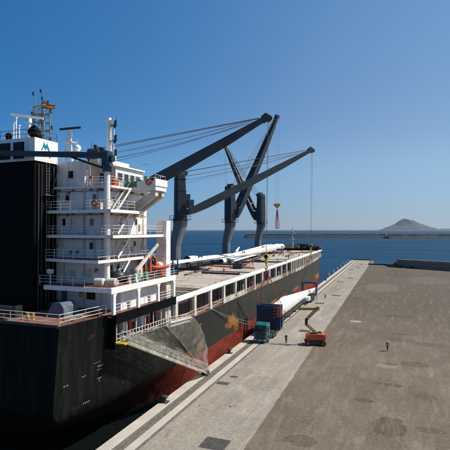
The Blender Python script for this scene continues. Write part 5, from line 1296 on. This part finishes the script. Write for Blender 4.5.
for (px,py,top,hm,ps,lb) in ((224,276.2,'redcloth','helmetr','stand','crew member in red, alone on the near part of the hatch covers'),
    (246.6,266.2,'redcloth','machinery','stand','left one of the three crew in red standing together on the hatch'),
    (249.6,266.4,'redcloth','machinery','hands','middle one of the three crew in red standing together on the hatch'),
    (252.4,266.2,'redcloth','machinery','point','right one of the three crew in red standing together on the hatch'),
    (288.5,259.6,'redcloth','helmetr','stand','crew member in red standing near the white side beam'),
    (299,256.6,'orangecloth','helmetw','walk','crew member in orange on the forward hatch covers'),
    (277.8,264.2,'greencloth','helmetw','stand','crew member in green coveralls by the side beam'),
    (283.2,256.5,'navy','helmetw','stand','crew member in dark clothing near the raised blades'),
    (273.5,254.8,'redcloth','helmetw','walk','crew member in red right under the raised blades')):
    z = 11.35 if py > 262 else 11.75
    p_ = at(px,py,z); zz = zb(p_.y)-.02; p_ = at(px,py,zz); p_.z = zb(p_.y)-.02
    person(p_, random.uniform(0,6.28), lb, top, top, None, hm, ps, group=g_)

# --- blades and lashings on deck
place_blade((-45.2,77.5,13.9), R(-1.5), R(-.6), 57, 1.0, 1.9, False, 'slender white blade lying nearest the deckhouse, root in a dark blue frame', roll=R(10))
place_blade((-41.6,172.5,14.2), R(180), R(-.2), 56, 1.2, 2.5, True, 'large white blade at the right of the raised pair on deck', roll=R(-10))
place_blade((-44.8,168.5,14.1), R(180.5), R(-.2), 56, 1.2, 2.4, True, 'large white blade at the left of the raised pair on deck', roll=R(-14))
place_blade((-46.8,97,13.6), R(-1), R(-.5), 56, .95, 1.9, False, 'white blade lying flat beyond the slender one, behind the dark blue frame', roll=R(20))
place_blade((-43.4,146.5,12.9), R(178), R(.2), 52, .8, 1.7, False, 'thin white blade lying low on the hatch in front of the others', roll=R(5))
place_blade((-46.3,127,12.4), R(6), R(15), 11, .35, 1.0, False, 'short white blade tip section tilted upwards beyond the first crane', roll=R(35))
place_blade((-43.8,112,12.3), R(-7), R(1.2), 24, .7, 1.7, False, 'white blade section lying askew in the middle of the hatch covers', roll=R(25))
place_blade((-46.8,134,12.4), R(3), R(2), 24, .45, 1.2, True, 'narrow white blade edge showing behind the tilted tip', roll=R(25))
def deck_frame(x, y, w_, h_, d_, label):
    t = thing('blade_cradle', label, 'cradle', (x,y,zb(y)-.0), 0, 'blue blade cradles on the hatch covers')
    f = MB()
    for yy in (0,d_):
        for sx in (-w_/2,w_/2): f.box(sx-.12,sx+.12,yy-.12,yy+.12,0,h_)
        f.box(-w_/2+.12,w_/2-.12,yy-.1,yy+.1,h_*.42,h_*.42+.22); f.box(-w_/2+.12,w_/2-.12,yy-.1,yy+.1,.02,.25)
        f.beam((-w_/2,yy,h_),(w_/2,yy,h_*.45),.1,.1)
    for sx in (-w_/2,w_/2): f.box(sx-.1,sx+.1,.12,d_-.12,h_-.25,h_-.02)
    obj('frame', f, M['bluefr'], t, local=True)
    obj('saddle', MB().box(-w_/2+.3,w_/2-.3,.1,d_-.1,h_*.45,h_*.62), M['bluedark'], t, local=True)
deck_frame(-45.2,83.0,3.4,3.4,2.2,'dark blue cradle holding the slender blade close to the deckhouse')
deck_frame(-46.8,100,3.2,3.0,2,'blue cradle half hidden behind the first one')
deck_frame(-44.6,128,3.0,2.6,2,'blue cradle under the middle of the blades')
deck_frame(-45.0,150,3.6,3.2,2.4,'blue cradle aft of the raised pair of blades')
deck_frame(-42.2,163.5,5.4,2.8,2.4,'wide dark cradle beneath the raised pair of blades')
deck_frame(-45.6,115,3.0,2.2,2,'low blue cradle between the first two cranes')
rnd = random.Random(5)
dl = ['timber','timber']
for k in range(44):
    y = rnd.uniform(84,182); x = rnd.uniform(-47.5,-39.5) if k < 38 else rnd.uniform(-40,-33); L_ = rnd.uniform(3,11); z = zb(y)
    a = rnd.choice([0, 0, R(90), rnd.uniform(-.3,.3)]); dx, dy = math.sin(a)*L_/2, math.cos(a)*L_/2
    if abs(x+dx) > 48 or x+abs(dx) > -31: dx = 0
    q = rnd.uniform(.2,.42)
    single('dunnage_beam', MB().beam((x-dx,y-dy,z+q/2),(x+dx,y+dy,z+q/2),rnd.uniform(.3,.6),q), M[rnd.choice(['wood','wood','darkgrey','machinery'])],
        'dark timber or steel dunnage beam lying among others on the hatch covers', 'dunnage beam', 'dunnage beams strewn over the hatch covers')
for (px,py,w_,d_,h_,m_,lb) in ((228.5,264,2.6,2.4,1.2,'tarp','grey boxy deck unit beside the first group of crew'),(238.5,268.5,2.4,2.0,1.3,'darkgrey','dark power pack on the hatch left of the three crew'),(296,250.5,2.8,2.0,1.3,'wood','brown crate near the forecastle'),(305,251.2,2,2,1.2,'darkgrey','dark box at the forward end of the hatches'),(259,262.8,5.0,.6,.5,'machinery','long dark bar lying right of the three crew')):
    p_ = at(px,py,11.5); z = zb(p_.y); b = MB().box(-w_/2,w_/2,-d_/2,d_/2,.12,h_).box(-w_/2+.1,-w_/2+.3,-d_/2,d_/2,0,.12).box(w_/2-.3,w_/2-.1,-d_/2,d_/2,0,.12)
    b.tube((-w_*.2,-d_/2-.15,h_*.5),(w_*.25,-d_/2-.15,h_*.5),.2,n=8); b.box(-w_*.3,w_*.1,-d_*.2,d_*.2,h_,h_+.2)
    single('deck_unit', b, M[m_], lb, 'equipment', loc=(p_.x,p_.y,z), bevel=.03)
for (px0,py0,px1,py1,r_,m_,lb) in ((206,266.5,254,269,.16,'sling','long reddish spreader pole lying across the hatch'),(203,273.2,239,274.6,.2,'machinery','dark spreader beam lying on the near hatch cover'),(254,263,286,263.5,.18,'machinery','dark bar lying beyond the three crew'),(290,255.2,318,253.6,.18,'machinery','dark bar on the forward hatch covers')):
    a = at(px0,py0,11.45); b_ = at(px1,py1,11.45); a.z = zb(a.y)+r_*.9; b_.z = zb(b_.y)+r_*.9
    single('spreader_beam', MB().tube(a,b_,r_,n=8).sphere(a,r_*1.6,8,5).sphere(b_,r_*1.6,8,5), M[m_], lb, 'spreader beam')

# --- gangway from the aft deck to the quay, with its nets
gw = thing('gangway', 'long sloping gangway from the ship side down to the quay edge', 'gangway', (-25.3,59,0))
A = Vector((-27.45,41.2,8.75)); B = Vector((-25.5,58.6,.35)); ax = B-A; d = ax.normalized(); sd_ = d.cross(Vector((0,0,1))).normalized(); 
mb = MB(); hw = .42
for s in (-1,1): mb.beam(A+sd_*s*hw, B+sd_*s*hw, .1, .28)
obj('side_beam', mb, M['cream'], gw)
tr_ = MB(); n_ = 58
for k in range(n_):
    c = A+ax*((k+.5)/n_)+Vector((0,0,.06)); tr_.beam(c-sd_*(hw-.06), c+sd_*(hw-.06), .22, .035)
obj('treads', tr_, M['wood'], gw)['kind'] = 'stuff'
rl = MB()
for s in (-1,1):
    for k in range(15):
        c = A+ax*(k/14)+sd_*s*(hw+.05); rl.tube(c, c+Vector((0,0,1.15)), .028, n=4)
    for hh in (.6,1.15): rl.tube(A+sd_*s*(hw+.05)+Vector((0,0,hh)), B+sd_*s*(hw+.05)+Vector((0,0,hh)), .028, n=4)
obj('handrail', rl, M['rail'], gw)
obj('top_platform', MB().box(-28.3,-26.9,40.35,41.5,8.6,8.74), M['yellow'], gw)
obj('foot_roller', MB().tube(B-sd_*.6+Vector((0,.25,-.12)), B+sd_*.6+Vector((0,.25,-.12)), .2, n=12).beam(B-sd_*.7+Vector((0,0,.25)),B+sd_*.7+Vector((0,0,.25)),.5,.1), M['machinery'], gw)
def grid(name, P, nu, nv, r_, label=None, sag=0):
    mb = MB()
    def J(i, j):
        p = P(i/nu, j/nv); w_ = Vector((i*.11, j*.13, p.y*.2)); e_ = 0 if j in (0,) else 1
        return p + Vector((noise.noise(w_*1.0)*.16, noise.noise(w_+Vector((9,0,0)))*.22, noise.noise(w_*1.3+Vector((0,5,0)))*.2))*e_ + Vector((0,random.uniform(-.02,.02),random.uniform(-.02,.02)))
    pts = [[J(i, j) for j in range(nv+1)] for i in range(nu+1)]
    for i in range(nu+1):
        for j in range(nv):
            mb.tube(pts[i][j], pts[i][j+1], r_*(2.0 if i in (0,nu) else 1), n=3, caps=False, smooth=False)
    for j in range(nv+1):
        for i in range(nu):
            mb.tube(pts[i][j], pts[i+1][j], r_*(2.0 if j in (0,nv) else 1), n=3, caps=False, smooth=False)
    return mb
# net slung on the outer side of the gangway
def Pn(u, v):
    p = A.lerp(B,u)+sd_*(hw+.12) if sd_.x > 0 else A.lerp(B,u)-sd_*(hw+.12)
    bul = .10*math.sin(u*40)*math.sin(math.pi*v)
    return p + Vector((bul+.05,0, 1.25-1.45*v + .06*math.sin(u*23)))
gn = single('safety_net', grid('n', Pn, 150, 12, .0085), M['net'], 'pale cord net laced along the outer side of the gangway', 'safety net', 'gangway safety nets')
def Pn2(u, v):
    # hangs under the gangway from the ship's side
    top = Vector((-27.85, 41.2+11.3*u, 8.9-.55*u+ .1*math.sin(u*19))); bot = A.lerp(B,u*.86)-Vector((sd_.x,sd_.y,0)).normalized()*(hw+.1)*(1 if sd_.x > 0 else -1)
    p = top.lerp(bot, v); p.z -= .5*math.sin(math.pi*v)*u; p.x += .15*math.sin(u*17+v*5)*math.sin(math.pi*v); return p
single('safety_net', grid('n', Pn2, 90, 36, .007), M['net'], 'pale net spread between the ship rail and the gangway', 'safety net', 'gangway safety nets')
# big net falling in a curve from the rail to the gangway foot
def Pn3(u, v):
    # u 0..1 inner edge -> outer edge ; v along the fall
    a0 = Vector((-27.7,50.8,8.6)); a3 = Vector((-25.6,58.3,.7))
    in1 = Vector((-27.3,52.6,7.0)); in2 = Vector((-26.5,56.6,3.0))
    b0 = Vector((-27.7,56.2,9.0)); ot1 = Vector((-26.9,59.4,8.6)); ot2 = Vector((-25.7,60.6,4.8)); b3 = Vector((-25.3,59.2,.7))
    def bz(p0,p1,p2,p3,t): return p0*(1-t)**3+p1*3*t*(1-t)**2+p2*3*t*t*(1-t)+p3*t**3
    p = bz(a0,in1,in2,a3,v).lerp(bz(b0,ot1,ot2,b3,v), u)
    p += Vector((.35,.1,0))*math.sin(u*9+v*2)*.35*(1-v); return p
er = MB()
for u_ in (0, 1): er.path([Pn3(u_, k/20) for k in range(21)], .04, 5)
single('net_rope', er, M['ropelight'], 'pair of pale border ropes curving along the edges of the big falling net', 'rope')
single('safety_net', grid('n', Pn3, 40, 76, .0068), M['net'], 'pale net falling in a big curve from the ship rail to the gangway foot', 'safety net', 'gangway safety nets')
# hand rails crowding the gangway landing
st = MB()
for k in range(7):
    y = 52.2+k*.75; st.tube((-27.7,y,sheer(y)),(-27.5+.1*(k%2),y+.4,sheer(y)+1.15),.03,n=4)
for h in (.4,.8,1.15): st.tube((-27.65,52.2,8.2+h),(-27.5,57.2,7.8+h),.03,n=4)
st.beam((-27.9,52,8.15),(-27.6,57.4,7.9),.7,.1); st.beam((-27.4,51.6,8.8),(-27.2,57.6,8.4),.08,.25)
single('accommodation_ladder', st, M['rail'], 'white stowed ladder framework on the ship side above the falling net', 'ladder')
tg = MB()
for k in range(14):
    x = -28.2+random.uniform(-.3,.4); y = 42.6+k*.75; z = sheer(y)+.1
    tg.path([Vector((x+random.uniform(-.2,.2), y+random.uniform(-.5,.6), z+random.uniform(0,.35))) for _ in range(7)], .035, 4)
single('rope_tangle', tg, M['net'], 'tangled pale ropes lying along the deck edge above the gangway', 'rope')

# mooring lines
def line(a, b_, sag, label, r_=.035):
    P = []
    for k in range(15):
        t_ = k/14; p = Vector(a).lerp(Vector(b_), t_); p.z -= sag*4*t_*(1-t_); P.append(p)
    single('mooring_line', MB().path(P, r_, 5), M['ropelight'], label, 'mooring line', 'mooring lines')
line((-27.95,67.0,7.9), (-26.05,92.6,.6), .5, 'slack pale mooring line slanting down the hull to the bollard behind the truck')
line((-27.95,67.6,7.8), (-26.05,92.9,.55), 1.1, 'second mooring line sagging lower beside its neighbour on the hull')

# draught marks and symbols painted on the hull
def hx(Y,z): return CX+hb(Y,z)
mk = MB()
def dash(Y, z, w_, h_, n=1, gap=.1):
    for k in range(n):
        y0 = Y+k*(w_+gap); a = hx(y0,z)+.012; b2 = hx(y0+w_,z)+.012
        mk.add([(a,y0,z),(b2,y0+w_,z),(b2,y0+w_,z+h_),(a,y0,z+h_)], [(0,1,2,3)])
dash(38.4,6.9,.24,.06,3,.14); dash(39.05,6.35,.13,.24,4,.09); dash(39.0,6.05,.7,.06)
dash(39.35,4.75,.08,.75); dash(39.1,5.08,.6,.10); dash(36.9,5.9,.22,.10,2); dash(37.3,3.0,.12,.17,4,.12); dash(34.6,5.6,.25,.12,2)
dash(62.6,5.0,.16,1.4); dash(62.3,6.2,.8,.16); dash(94,5.2,.2,1.4); dash(93.8,6.4,.8,.16)
obj('hull_marking', mk, mat('faded_marking_paint', (.20,.20,.19), .7, var=.5, scale=6), ship)

# litter and small marks on the apron
tyre_marks = [(-18.2,49.2)]
single('scrap_of_rubber', MB().beam((-18.3,49.3,.03),(-18.0,49.15,.03),.1,.04), M['tyre'], 'small black scrap lying on the concrete apron', 'scrap')

# ------------------------------------------------------------------ haze
hz = MB().box(-26000,26000,-26000,26000,-4.5,330)
hm = bpy.data.materials.new('sea_haze'); hm.use_nodes = True; N = hm.node_tree.nodes; N.clear()
ou = N.new("ShaderNodeOutputMaterial"); pv = N.new("ShaderNodeVolumePrincipled")
pv.inputs["Color"].default_value = (.68,.85,1.0,1); pv.inputs["Density"].default_value = 2.3e-5; pv.inputs["Anisotropy"].default_value = .25
hm.node_tree.links.new(pv.outputs[0], ou.inputs["Volume"])
tag(obj('haze', hz, hm), kind='stuff')
